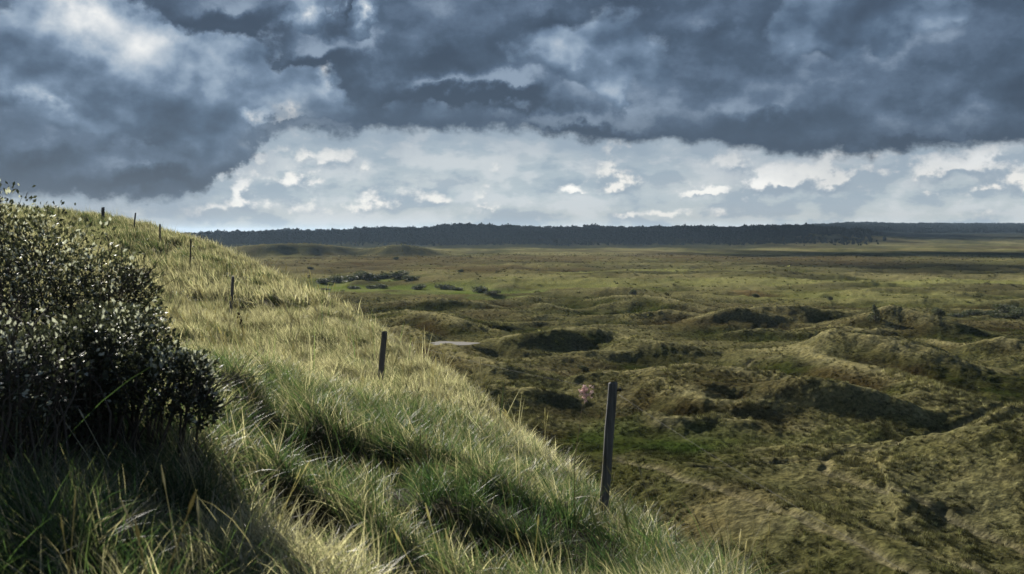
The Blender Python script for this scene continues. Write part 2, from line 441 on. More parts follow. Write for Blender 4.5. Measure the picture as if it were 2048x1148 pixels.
M = dict(ground=mat_ground(), soil=mat_soil(), grass=mat_grass(), tuft=mat_tuft(), post=mat_post(), sand=mat_sand(),
         bush=mat_leaf('bush_leaf', (0.013, 0.017, 0.010), (0.060, 0.066, 0.042), (0.46, 0.47, 0.43), 0.28, 0.55, 0.4, 0.32),  # third colour also paints in glints of the bright sky
         shrub=mat_leaf('shrub_leaf', (0.035, 0.045, 0.024), (0.10, 0.115, 0.058), (0.17, 0.17, 0.10), 0.15, 0.6, 0.25, 0.2),
         conifer=mat_leaf('conifer_needles', (0.012, 0.020, 0.017), (0.032, 0.044, 0.034), (0.05, 0.056, 0.042), 0.1, 0.8, 0.1, 0.1),
         twig=mat_bark('twig_bark', (0.03, 0.024, 0.02), (0.13, 0.11, 0.095)),
         wire=mat_plain('dull_wire', (0.10, 0.097, 0.09), 0.8, 0.2, 30.0, 0.3, 0.0),
         black=mat_plain('black_plastic', (0.012, 0.012, 0.013), 0.45, 0.4),
         pink=mat_plain('pale_pink_petal', (0.78, 0.55, 0.52), 0.8, 0.2, 60.0, 0.3),
         stem=mat_plain('dry_stem', (0.16, 0.12, 0.06), 0.8, 0.2, 40.0, 0.4),
         dead=mat_plain('dead_seed_head', (0.035, 0.024, 0.016), 0.9, 0.1, 60.0, 0.5))

# ------------------------------------------------------------------ terrain: the heath plain with its dunes
DUNE_K = 1.10
class Dune:
    def __init__(self, pts, front, back, warp=2.0, crest=1.0):
        self.crest = crest
        w = [at_height(u, v, z * DUNE_K) for u, v, z in pts]; zm = max(q[2] for q in pts); front = min(front * 1.25, 3.1 * zm + 1); back = min(back, 4.5 * zm + 2)
        # resample as a smooth line
        P = np.array(w); n = len(P); tt = np.linspace(0, n - 1, (n - 1) * 6 + 1)
        self.P = np.stack([np.interp(tt, np.arange(n), P[:, k]) for k in range(3)], 1)
        ker = np.array([1, 2, 3, 2, 1.0]) / 9
        if len(self.P) > 8:
            Q = self.P.copy()
            for k in range(3): Q[2:-2, k] = np.convolve(self.P[:, k], ker, 'valid')
            self.P = Q
        self.front, self.back, self.warp = front, back, warp
    def height(self, x, y):
        P = self.P; pad = max(self.front, self.back) + self.warp * 2
        m = (x > P[:, 0].min() - pad) & (x < P[:, 0].max() + pad) & (y > P[:, 1].min() - pad) & (y < P[:, 1].max() + pad)
        out = np.zeros_like(x); cr = np.zeros_like(x)
        if not m.any(): return out, cr
        qx, qy = x[m], y[m]
        bd = np.full(qx.shape, 1e9); bz = np.zeros_like(qx); bs = np.zeros_like(qx)
        for a, b in zip(P[:-1], P[1:]):
            ex, ey = b[0] - a[0], b[1] - a[1]; L = ex * ex + ey * ey + 1e-9
            t = np.clip(((qx - a[0]) * ex + (qy - a[1]) * ey) / L, 0, 1)
            nx, ny = qx - a[0] - t * ex, qy - a[1] - t * ey
            d = np.sqrt(nx * nx + ny * ny); k = d < bd
            bd = np.where(k, d, bd); bz = np.where(k, a[2] + t * (b[2] - a[2]), bz)
            r = np.sqrt(qx * qx + qy * qy); bs = np.where(k, (nx * qx + ny * qy) / (r * d + 1e-6), bs)
        wdt = self.front + (self.back - self.front) * sstep(bs, -0.6, 0.6)
        wdt = wdt * (1 + 0.22 * perlin(qx / 14.0, qy / 14.0, 77))
        t = np.clip(bd / wdt, 0, 1)
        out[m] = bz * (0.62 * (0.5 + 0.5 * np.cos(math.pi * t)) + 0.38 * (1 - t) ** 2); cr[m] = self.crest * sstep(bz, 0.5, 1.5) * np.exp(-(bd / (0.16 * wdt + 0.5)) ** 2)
        return out, cr

DUNES = [
    # the near terraced dune, its crest running to the right and down
    Dune([(1120, 768, .3), (1190, 750, 1.8), (1290, 738, 3.3), (1400, 728, 4.2), (1500, 735, 4.2), (1590, 755, 3.8), (1680, 785, 3.1), (1790, 830, 2.0), (1880, 868, .5)], 12, 12),
    Dune([(1500, 712, 1.0), (1620, 712, 2.6), (1760, 735, 3.4), (1880, 775, 3.4), (1965, 822, 2.2), (2010, 850, 1.0)], 15, 12),
    Dune([(1240, 790, .4), (1340, 798, 1.5), (1450, 826, 1.5), (1560, 826, 1.7), (1700, 842, 1.2), (1830, 862, .3)], 4.5, 6),
    Dune([(1240, 846, .3), (1330, 850, 1.4), (1420, 846, 1.2), (1500, 858, 1.2), (1560, 875, .2)], 4.0, 5),
    Dune([(1290, 775, 1.0), (1370, 790, 1.3), (1450, 815, 1.0), (1540, 840, .3)], 3, 4),
    # second row
    Dune([(930, 700, .4), (1000, 680, 2.4), (1090, 660, 3.8), (1180, 655, 3.8), (1240, 672, 2.6), (1310, 690, 2.4), (1400, 712, .8)], 13, 14),
    Dune([(1280, 706, 1.0), (1330, 688, 2.6), (1400, 705, 1.4), (1460, 715, .3)], 9, 9),
    Dune([(1560, 712, .4), (1610, 688, 3.0), (1655, 670, 4.8), (1730, 682, 4.4), (1830, 700, 4.0), (1920, 724, 3.0), (2000, 752, 1.0)], 12, 13),
    Dune([(1820, 690, .6), (1900, 690, 2.4), (2000, 690, 3.2), (2120, 700, 3.2), (2250, 720, 1.0)], 14, 16),
    # third row
    Dune([(1370, 655, .5), (1440, 632, 2.6), (1520, 616, 3.8), (1610, 612, 4.0), (1700, 628, 2.0), (1730, 640, .6)], 20, 22),
    Dune([(1690, 645, .6), (1735, 630, 3.0), (1775, 619, 4.6), (1830, 632, 3.8), (1890, 648, 3.0), (1960, 668, .6)], 16, 22),
    Dune([(1560, 668, .5), (1640, 655, 1.8), (1740, 662, 2.2), (1800, 668, .4)], 9, 11),
    Dune([(1160, 606, .4), (1220, 592, 2.8), (1290, 590, 3.6), (1370, 604, 3.0), (1430, 634, .4)], 26, 26),
    Dune([(1180, 582, .3), (1230, 577, 3.4), (1280, 584, .4)], 20, 20),
    Dune([(1230, 640, .4), (1290, 628, 1.8), (1390, 636, 1.5), (1460, 650, .3)], 12, 12),
    # left, beyond the foreground slope
    Dune([(740, 618, .4), (800, 602, 2.4), (880, 597, 3.2), (960, 603, 2.4), (1020, 622, .3)], 22, 26),
    Dune([(670, 606, .3), (710, 594, 2.6), (760, 600, 1.2), (800, 612, .2)], 18, 20),
    Dune([(720, 632, .5), (790, 622, 2.2), (870, 625, 3.6), (930, 640, 3.4), (985, 662, 1.8), (1030, 676, .4)], 11, 18),
    Dune([(740, 660, 2.5), (800, 650, 3.4), (850, 668, 3.2), (900, 700, 3.0), (980, 724, 3.0), (1060, 742, 2.4), (1120, 760, .6)], 16, 10),
    Dune([(840, 730, 3.0), (950, 760, 3.0), (1060, 790, 1.6), (1130, 800, .4)], 14, 9),
    Dune([(1030, 618, .3), (1080, 612, 1.6), (1140, 618, 1.4), (1180, 628, .2)], 16, 16),
    # right-hand hillside with the tracks
    Dune([(1640, 925, 1.0), (1740, 900, 2.0), (1880, 875, 3.4), (2048, 835, 5.2), (2300, 800, 6.5)], 26, 9, crest=0.5),
    Dune([(1230, 905, .2), (1330, 930, 1.1), (1440, 968, 1.6), (1560, 1015, 1.9), (1690, 1070, 2.2), (1850, 1150, 2.4), (2000, 1240, 2.4)], 6, 7, crest=0.2),
    Dune([(1940, 855, 4.0), (1985, 825, 5.0), (2048, 810, 5.2)], 8, 7),
    # far vegetated dunes below the wood
    Dune([(400, 500, 4), (470, 493, 8.0), (540, 487, 10.5), (620, 486, 10.5), (690, 493, 7.0), (730, 503, 1.5)], 60, 90),
    Dune([(690, 505, .5), (760, 494, 7.0), (800, 487, 10.0), (850, 496, 6.0), (900, 506, .5)], 50, 70),
]

def bank(pts, z, a, w):
    d = Dune([(u, v, zz) for (u, v), zz in zip(pts, z)], w, w * 1.2)
    n = len(d.P); d.P[:, 2] = 0.85 * a * np.sin(np.linspace(0.08, math.pi - 0.08, n)) ** 0.6
    return d
STEPS = [bank([(1240, 758), (1330, 764), (1450, 782), (1560, 800)], (2.6, 3.0, 2.8, 2.2), 1.0, 2.2),
         bank([(1380, 806), (1480, 826), (1600, 842), (1720, 856)], (1.4, 1.2, .8, .5), 1.0, 2.4),
         bank([(1030, 672), (1110, 668), (1190, 674)], (3.2, 3.4, 3.0), .7, 2.6), bank([(1010, 705), (1100, 704), (1200, 712), (1290, 722)], (1.4, 1.6, 1.2, .8), .9, 2.8),
         bank([(1690, 690), (1790, 706), (1890, 728)], (3.2, 3.0, 2.2), .9, 2.8), bank([(1640, 712), (1740, 722), (1850, 738), (1950, 752)], (1.6, 1.6, 1.2, .8), 1.1, 3.0),
         bank([(1250, 850), (1300, 862), (1370, 868)], (.3, .4, .3), .9, 2.2), bank([(1400, 862), (1460, 852), (1520, 862)], (.4, .6, .4), 1.0, 2.2), bank([(900, 730), (980, 745), (1060, 765)], (2.4, 2.2, 1.4), .8, 2.6),
         bank([(960, 770), (1030, 780), (1110, 790)], (1.4, 1.2, .8), .8, 2.6), bank([(1760, 640), (1830, 650), (1920, 664)], (2.6, 2.4, 1.6), 1.4, 5.0), bank([(1380, 645), (1460, 636), (1540, 640)], (1.6, 2.2, 2.0), 1.3, 4.5),
         bank([(1200, 632), (1280, 626), (1370, 640)], (1.0, 1.4, .8), 1.3, 5.0), bank([(1920, 712), (2000, 708), (2090, 718)], (1.6, 2.0, 1.6), 1.3, 4.0),
         bank([(1300, 758), (1400, 775), (1510, 798), (1640, 820)], (3.0, 3.0, 2.4, 1.6), 1.1, 2.6),
         bank([(1250, 775), (1340, 795), (1440, 825), (1540, 845)], (2.2, 2.2, 1.4, .8), 1.1, 2.6),
         bank([(1450, 755), (1560, 778), (1680, 806), (1790, 838)], (3.8, 3.4, 2.6, 1.6), 1.0, 2.6),
         bank([(1560, 815), (1680, 826), (1790, 846), (1860, 862)], (1.8, 1.6, 1.0, .5), 1.2, 2.8),
         bank([(1130, 772), (1170, 764), (1230, 762)], (1.0, 1.6, 1.6), .8, 2.4),
         bank([(1040, 800), (1120, 806), (1190, 815)], (1.0, .8, .4), .8, 2.4),
         bank([(1660, 935), (1780, 985), (1900, 1035), (2048, 1100)], (1.4, 1.8, 2.2, 2.6), .5, 1.4),
         bank([(1700, 1040), (1800, 1090), (1900, 1130), (2000, 1160)], (1.8, 2.2, 2.4, 2.4), .5, 1.4),
         bank([(1620, 690), (1720, 704), (1830, 722), (1930, 742)], (3.0, 3.0, 2.4, 1.6), 1.0, 3.4),
         bank([(1420, 664), (1500, 660), (1600, 668), (1680, 676)], (1.2, 1.5, 1.2, .8), 1.6, 4.5),
         bank([(990, 690), (1080, 682), (1180, 690), (1260, 705)], (2.0, 2.6, 2.0, 1.4), 1.0, 3.4),
         bank([(1060, 715), (1150, 720), (1260, 730)], (1.2, 1.2, .8), 1.0, 3.2)]
def ell(u, v, ru, rv):
    """ellipse on the ground round the place a pixel shows: centre and radii in metres"""
    x, y, _ = at_height(u, v, 0.0)
    return x, y, ru * y / F_PX, rv * y * y / (CAM_H * F_PX)
def ell_mask(x, y, lst, soft=0.6, wob=0.0):
    m = np.zeros_like(x)
    for u, v, ru, rv in lst:
        cx, cy, a, b = ell(u, v, ru, rv)
        d = np.sqrt(((x - cx) / a) ** 2 + ((y - cy) / b) ** 2) + wob
        m = np.maximum(m, 1 - sstep(d, 1 - soft, 1 + soft * 0.3))
    return m
TRACKS = [  # trodden lines over the right-hand hillside and along the shoulder
    [(1640, 922), (1650, 945), (1700, 962), (1780, 985), (1880, 1025), (1970, 1068), (2070, 1110)],
    [(1230, 918), (1330, 942), (1430, 978), (1540, 1012), (1640, 1050), (1740, 1095), (1850, 1150), (1950, 1200)],
    [(1700, 1040), (1790, 1082), (1880, 1120), (1990, 1165)],
    [(1640, 922), (1700, 905), (1790, 890), (1865, 868), (1885, 862), (1940, 838), (1975, 824)], [(1640, 922), (1560, 926), (1480, 930), (1390, 935)],
    [(1560, 712), (1500, 722), (1400, 730), (1290, 738), (1190, 752), (1120, 742), (1060, 735)]]
SAND_LINES = [   # bare tracks: line in the photograph, width
]
MEADOW = [(930, 592, 190, 6), (1120, 590, 120, 3), (700, 584, 110, 10), (860, 582, 160, 7), (720, 566, 120, 6), (990, 604, 60, 5), (640, 578, 60, 14), (1010, 586, 90, 4)]
BROWN = [(1750, 790, 170, 42), (1530, 640, 150, 22), (880, 745, 110, 40), (1060, 760, 80, 22), (900, 612, 110, 12), (780, 523, 300, 12), (1000, 545, 200, 9), (1930, 655, 110, 12),
         (1350, 655, 100, 14), (980, 640, 70, 14), (1500, 596, 60, 5), (1100, 520, 250, 8), (1500, 520, 350, 9), (1900, 480, 300, 8), (1760, 660, 60, 10), (840, 690, 60, 22), (1960, 920, 60, 14)]
YELLOW = [(1700, 600, 380, 10), (1500, 575, 420, 8), (1150, 575, 260, 10), (1900, 570, 300, 7), (1300, 552, 500, 3), (1750, 612, 300, 7)]
GREEN = [(1380, 905, 200, 26), (1600, 905, 120, 16), (1200, 880, 120, 30), (1290, 590, 60, 8), (1700, 900, 80, 12)]
ORANGE = [(1490, 594, 34, 4)]

def terrain(x, y, fine=True):
    """height and crest amount of the plain"""
    r = np.sqrt(x * x + y * y)
    wx, wy = 2.2 * fbm2(x, y, 16, 3, 5), 2.2 * fbm2(x, y, 16, 3, 15)
    near = 1 - sstep(r, 320, 700)
    h = 0.5 * fbm2(x, y, 70, 2, 1) * near + 0.5 * fbm2(x, y, 160, 3, 2) * (1 - 0.5 * near)
    rd = fbm2((x + wx * 2) * 0.62, y + wy * 2, 34, 3, 9, 0.45, True)
    h = h + np.clip(rd, 0, 2) * (0.50 + 0.75 * sstep(r, 120, 230)) * (1 - sstep(r, 500, 1000)) * (1 - 0.95 * ell_mask(x, y, MEADOW, 0.6))
    h = h + np.clip(fbm2((x + wx) * 0.7, y + wy, 13, 3, 23, 0.5, True) - 0.2, 0, 2) * 0.20 * near * (1 - ell_mask(x, y, MEADOW, 0.6))
    rd2 = fbm2(x, y * 0.5, 130, 3, 19, 0.5, True)
    h = h + np.clip(rd2, 0, 2) * 1.0 * sstep(r, 260, 450) * (1 - ell_mask(x, y, MEADOW, 0.6))
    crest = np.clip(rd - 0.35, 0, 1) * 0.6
    dn = np.zeros_like(x); dc = np.zeros_like(x)
    for d in DUNES:
        hh, cc = d.height(x + wx * 0.45, y + wy * 0.45)
        # sum a little, otherwise the higher one wins
        lo = np.minimum(dn, hh); dn = np.maximum(dn, hh) + 0.12 * lo; dc = np.maximum(dc, cc)
    h = h * np.clip(1 - 0.22 * dn, 0.15, 1) + dn
    h = h + np.clip(dn + .6, 0, 3) * 0.075 * fbm2(x, y, 7.0, 4, 93, 0.55)
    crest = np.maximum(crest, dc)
    for cx, cy, a_, b_, h0 in SAND_FLAT:
        m = 1 - sstep(np.sqrt(((x - cx) / a_) ** 2 + ((y - cy) / b_) ** 2), 1.1, 2.4); h = h * (1 - m) + (h0 - 0.05) * m
    # long wooded rise at the far side; to the right it stands farther off
    ta = x / np.maximum(y, 1.0)
    top = np.interp(ta, [-.6, -.333, -.213, -.133, -.062, .063, .19, .23, .30, .34, .40, .6], [1, 4, 10, 14, 16.5, 17.5, 16.5, 18.5, 19.5, 14, 8, 6])
    rise = sstep(y, 1250, 1900) * (top + 3.0 * fbm2(x, y, 420, 4, 41)) * (y > 0)
    h = h + rise + (y > 0) * sstep(y, 2600, 4600) * np.interp(ta, [.25, .34, .6], [0, 38, 40]) * (1 + .06 * fbm2(x, y, 900, 3, 51))
    # heather and tussock hummocks
    if fine:
        hum = (1 - ell_mask(x, y, MEADOW, 0.6) * 0.9) * (1 - sandy(x, y, 1.6)) * (1 - sand_in(x, y))
        h = h + hum * (0.13 * fbm2(x, y, 1.7, 3, 61, 0.6) + 0.09 * np.clip(fbm2(x + y * .3, y, 6.5, 2, 63), -1, 1) * (1 - sstep(r, 250, 500)))
        for rd_ in STEPS:                       # low banks stepping down the front of the near dune
            hh, cc = rd_.height(x + wx * 0.5, y + wy * 0.5)
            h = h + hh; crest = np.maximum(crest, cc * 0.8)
        h = h - 0.35 * sandy(x, y, 1.25) - 0.34 * track(x, y, 0.42) + 0.14 * track(x, y, 1.1)
    return h, crest

SAND_XY = {}
SAND_FLAT = []
def sand_in(x, y):
    m = np.zeros_like(x)
    for cx, cy, a_, b_, h0 in SAND_FLAT: m = np.maximum(m, 1 - sstep(np.sqrt(((x - cx) / a_) ** 2 + ((y - cy) / b_) ** 2), 1.0, 1.4))
    return m
TRACK_XY = []
def track(x, y, w):
    m = np.zeros_like(x)
    for P in TRACK_XY:
        k = (x > min(p[0] for p in P) - 4) & (x < max(p[0] for p in P) + 4) & (y > min(p[1] for p in P) - 4) & (y < max(p[1] for p in P) + 4)
        if not k.any(): continue
        xx, yy = x[k], y[k]; xx = xx + 0.5 * perlin(xx / 5, yy / 5, 171); yy = yy + 0.5 * perlin(xx / 5, yy / 5, 173)
        bd = np.full(xx.shape, 1e9)
        for a, b in zip(P[:-1], P[1:]):
            ex, ey = b[0] - a[0], b[1] - a[1]
            t = np.clip(((xx - a[0]) * ex + (yy - a[1]) * ey) / (ex * ex + ey * ey + 1e-9), 0, 1)
            bd = np.minimum(bd, np.hypot(xx - a[0] - t * ex, yy - a[1] - t * ey))
        m[k] = np.maximum(m[k], np.exp(-(bd / w) ** 2))
    return m
def sandy(x, y, k=1.0):
    """amount of bare sand along the tracks"""
    m = np.zeros_like(x)
    for pts, wd, _ in SAND_LINES:
        if id(pts) not in SAND_XY: continue
        P = SAND_XY[id(pts)]
        bd = np.full(x.shape, 1e9)
        for a, b in zip(P[:-1], P[1:]):
            ex, ey = b[0] - a[0], b[1] - a[1]
            t = np.clip(((x - a[0]) * ex + (y - a[1]) * ey) / (ex * ex + ey * ey + 1e-9), 0, 1)
            bd = np.minimum(bd, np.hypot(x - a[0] - t * ex, y - a[1] - t * ey))
        m = np.maximum(m, 1 - sstep(bd, wd * 0.4 * k, wd * 0.8 * k))
    return m

def ground_colour(x, y, crest, h):
    r = np.sqrt(x * x + y * y)
    wob = 0.35 * fbm2(x, y, 14, 3, 81) + 0.25 * fbm2(x, y, 60, 2, 83)
    c = np.empty(x.shape + (3,)); c[:] = (0.056, 0.062, 0.018)
    def blend(m, col):
        for k in range(3): c[..., k] += m * (col[k] - c[..., k])
    near = 1 - sstep(r, 250, 420)
    blend(np.clip(0.5 + 0.9 * fbm2(x, y, 22, 4, 85), 0, 1) * 0.7, (0.040, 0.052, 0.013))
    blend(sstep(fbm2(x, y, 30, 4, 87), 0.05, 0.45) * 0.8, (0.054, 0.036, 0.016))
    blend(sstep(fbm2(x, y * 0.6, 40, 4, 88), 0.15, 0.55) * 0.5, (0.11, 0.098, 0.044))
    blend(sstep(fbm2(x, y, 4.5, 4, 91, 0.65), 0.05, 0.45) * 0.7 * near, (0.020, 0.022, 0.011))
    blend(sstep(fbm2(x, y, 6.0, 4, 92, 0.65), 0.12, 0.5) * 0.6 * near, (0.105, 0.10, 0.042))
    # the far flat: bands of pale grass, brown heather and dark wet hollows
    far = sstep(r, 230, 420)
    st = fbm2(x, y * 0.55, 95, 5, 89, 0.66); s2 = fbm2(x, y * 0.5, 230, 4, 95, 0.6)
    blend(far * 0.55, (0.098, 0.090, 0.040))
    blend(far * sstep(st, 0.0, 0.45) * 0.85, (0.165, 0.145, 0.072))
    blend(far * sstep(-st, 0.02, 0.42) * 0.8, (0.038, 0.036, 0.020))
    blend(far * sstep(s2, 0.1, 0.5) * 0.6, (0.075, 0.055, 0.034))
    blend(ell_mask(x, y, YELLOW, 0.8, wob) * 0.75, (0.20, 0.20, 0.072))
    blend(ell_mask(x, y, BROWN, 0.7, wob) * 0.8, (0.062, 0.041, 0.020))
    blend(ell_mask(x, y, GREEN, 0.8, wob) * 0.75, (0.058, 0.092, 0.018))
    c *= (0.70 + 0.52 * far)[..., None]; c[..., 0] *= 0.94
    blend(ell_mask(x, y, [(560, 511, 190, 10), (800, 510, 100, 8)], 0.6, wob) * sstep(fbm2(x, y, 22, 3, 97), -.35, .25) * 0.85, (0.030, 0.036, 0.020))
    blend(ell_mask(x, y, MEADOW, 0.35, wob * 0.6) * 0.95, (0.120, 0.165, 0.040))
    blend(ell_mask(x, y, ORANGE, 0.7, wob) * 0.6, (0.15, 0.085, 0.035))
    blend(np.clip(crest, 0, 1) * 0.85 * (0.6 + 0.4 * near), (0.23, 0.215, 0.115))  # straw marram on crests, paled further to paint in sunlit crest lines
    blend(track(x, y, 0.34) * 0.75, (0.17, 0.155, 0.10))
    wood = sstep(y, 1180, 1280) * (1 - sstep(x - .22 * y, -60, 260) * (1 - sstep(y, 2500, 3200)))
    blend(wood * 0.85, (0.018, 0.023, 0.017))
    blend(sstep(y, 2600, 3400) * 0.8, (0.025, 0.03, 0.028))
    return c

def steps(a, b, frac, mn=0.0):
    o = [a]
    while o[-1] < b: o.append(o[-1] + max(o[-1] * frac, mn))
    return o
def hit(u, v):
    """first place where the line of sight of a pixel meets the plain"""
    rx, rz = ray(u, v)
    y = np.array(steps(45, 2000, .004)); h = terrain(rx * y, y, False)[0]
    k = np.nonzero(CAM_H + rz * y < h)[0]
    y0 = y[k[0]] if len(k) else 1500.0
    return rx * y0, y0
def polar_grid(az, rr):
    A, Rr = np.meshgrid(az, rr); x, y = np.sin(A) * Rr, np.cos(A) * Rr
    nr, na = A.shape
    i = np.arange(nr - 1)[:, None] * na + np.arange(na - 1)[None]
    f = np.stack([i, i + 1, i + na + 1, i + na], -1).reshape(-1, 4)
    return x.ravel(), y.ravel(), f
_x, _y = hit(905, 682); SAND_FLAT.append((_x, _y, 46 * _y / F_PX, 3.2, float(np.percentile(terrain(_x + np.linspace(-3, 3, 30), _y + np.linspace(-3, 3, 30), False)[0], 35))))
for pts in TRACKS: TRACK_XY.append([hit(u, v) for u, v in pts])
for pts, wd, _ in SAND_LINES: SAND_XY[id(pts)] = [hit(u, v) for u, v in pts]
az = np.concatenate([np.linspace(R(-89), R(-31), 90)[:-1], np.linspace(R(-31), R(31), 840), np.linspace(R(31), R(89), 90)[1:]])
rr = np.array(steps(30, 52, .02)[:-1] + steps(52, 125, .0, .36)[:-1] + steps(125, 270, .0042)[:-1] + steps(270, 1000, .0085)[:-1] + steps(1000, 14000, .03))
gx, gy, gf = polar_grid(az, rr)
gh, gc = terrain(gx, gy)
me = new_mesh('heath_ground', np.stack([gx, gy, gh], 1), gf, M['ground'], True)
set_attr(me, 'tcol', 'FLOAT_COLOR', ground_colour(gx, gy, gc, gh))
ground = tag(link('ground', me), kind='structure')
# the rest of the sheet, behind and beside the camera, out to the horizon
def ring_sheet():
    a = np.linspace(R(89), R(271), 60); r2 = np.array(steps(30, 14000, .12))
    x, y, f = polar_grid(a, r2)
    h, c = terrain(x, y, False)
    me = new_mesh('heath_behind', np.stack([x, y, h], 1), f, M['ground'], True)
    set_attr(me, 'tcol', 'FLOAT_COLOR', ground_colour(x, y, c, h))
    return tag(link('ground', me), kind='structure')
ring_sheet()

# ------------------------------------------------------------------ terrain: the dune the camera stands on
GRASS_H = 0.36
EDGE = [(-12, 5.5, -1.90), (0, 3.3, -2.10), (4, 2.24, -2.21), (6.5, 1.62, -2.27), (9, 1.12, -2.60), (11, .84, -2.88), (15, -.52, -2.76), (19, -1.38, -2.74), (26, -3.45, -2.66), (35, -6.75, -2.35),
        (48, -13.1, -1.40), (58, -19.3, -.19), (66, -25, .76), (72, -29.6, 1.34), (80, -35.1, .5), (95, -46, .6), (125, -68, 0.0), (160, -95, -4)]
EDGE = np.array(EDGE)
def ctrl_px(u, v, d):
    x, y, z = at_depth(u, v, d); return (x, y, z - CAM_H)
CTRL = [ctrl_px(*q) for q in [(0, 1148, 3.6), (500, 1148, 4.2), (1000, 1148, 5.0), (1300, 1148, 5.6), (150, 900, 5.2), (450, 850, 6.3), (700, 1000, 6.0), (950, 1000, 7.0), (1100, 1060, 7.2),
        (1212, 988, 10), (700, 820, 10), (850, 850, 11), (1000, 900, 10), (500, 720, 12), (640, 760, 14), (760, 768, 17.5), (430, 640, 24), (560, 640, 27), (463, 622, 31), (381, 532, 41), (300, 560, 34), (250, 500, 48), (220, 450, 62), (320, 474, 52), (420, 520, 46)]]
CTRL += [(-6, 3, -.95), (-6, 8, -1.0), (-10, 13, -1.0), (-16, 25, -.7), (-27, 40, .5), (-40, 60, 2.3), (-50, 80, 3.2), (0, -3, -1.5), (-4, -4, -1.2), (-.3, .2, -1.45), (1.5, 2, -1.75), (-12, -10, -1), (-60, 110, 3.0), (-3.2, 6.2, -1.1)]
CTRL += [(e[1], e[0], e[2]) for e in EDGE if e[0] > 3]
CTRL = np.array(CTRL)
def warp_c(x, y): q = np.maximum(y + 14.0, 2.0); return x / q * 3.0, np.log(q) * 2.2
ca_, cb_ = warp_c(CTRL[:, 0], CTRL[:, 1])
def tps(a, b):
    r = np.hypot(a[..., None] - ca_, b[..., None] - cb_); return r * r * np.log(r + 1e-9)
_n = len(CTRL); A_ = np.zeros((_n + 3, _n + 3)); A_[:_n, :_n] = tps(ca_, cb_) + np.eye(_n) * 0.004
A_[:_n, _n:] = np.stack([np.ones(_n), ca_, cb_], 1); A_[_n:, :_n] = A_[:_n, _n:].T
W_ = np.linalg.solve(A_, np.concatenate([CTRL[:, 2], np.zeros(3)]))
HOLLOWS = [(600, 930, 6.6, .26, .30, .34), (640, 800, 9.3, .5, .32, .30), (960, 950, 7.7, .50, .30, .38), (890, 1050, 6.0, .24, .22, .28), (560, 790, 8.4, .25, .25, .22), (1060, 1000, 7.6, .2, .2, .2),
           (330, 870, 5.6, .35, .18, .15), (500, 1090, 4.4, .18, .15, .16), (1400, 1120, 6.6, .2, .2, .1)]
HOLLOWS = [(at_depth(u, v, d)[0], d, a * 1.45, b * 1.5, k * 1.5) for u, v, d, a, b, k in HOLLOWS]
def hollow(x, y):
    """worn hollows: a steep bank at the far side, running out gently towards the viewer"""
    m = np.zeros_like(x)
    for cx, cy, a, b, k in HOLLOWS:
        dy = y - cy + 0.25 * fbm2(x, y, 0.7, 2, 105); bb = np.where(dy > 0, b * 0.45, b * 2.2)
        m = np.maximum(m, k * np.exp(-(((x - cx + 0.35 * np.minimum(dy, 0)) / a) ** 2 + (dy / bb) ** 2)))
    return m
def hill(x, y):
    xe = np.interp(y, EDGE[:, 0], EDGE[:, 1])
    sl = np.gradient(EDGE[:, 1], EDGE[:, 0]); cosn = 1 / np.sqrt(1 + np.interp(y, EDGE[:, 0], sl) ** 2)
    xc = np.minimum(x, xe)
    a, b = warp_c(xc, y); z = np.empty(x.shape)
    flat = z.ravel(); aa, bb = a.ravel(), b.ravel()
    for i in range(0, len(flat), 40000):
        s = slice(i, i + 40000)
        flat[s] = tps(aa[s], bb[s]) @ W_[:_n] + W_[_n] + W_[_n + 1] * aa[s] + W_[_n + 2] * bb[s]
    z = flat.reshape(x.shape)
    d = np.maximum(x - xe, 0) * cosn; w = 0.15 + 0.012 * np.maximum(y, 0)
    z = z - 0.88 * (np.sqrt(d * d + w * w) - w)
    k = np.clip(y / 12.0, 0.35, 1.6)
    z = z + (0.07 * fbm2(x, y, 0.9, 3, 101) + 0.10 * fbm2(x, y, 2.4, 2, 103)) * k
    return CAM_H + z - GRASS_H - hollow(x, y)
haz = np.linspace(R(-110), R(110), 420)
hx, hy, hf = polar_grid(haz, np.array(steps(0.8, 150, .018)))
hz = hill(hx, hy)
me = new_mesh('dune', np.stack([hx, hy, hz], 1), hf, M['soil'], True)
dune_ground = tag(link('dune_hill', me), kind='structure')
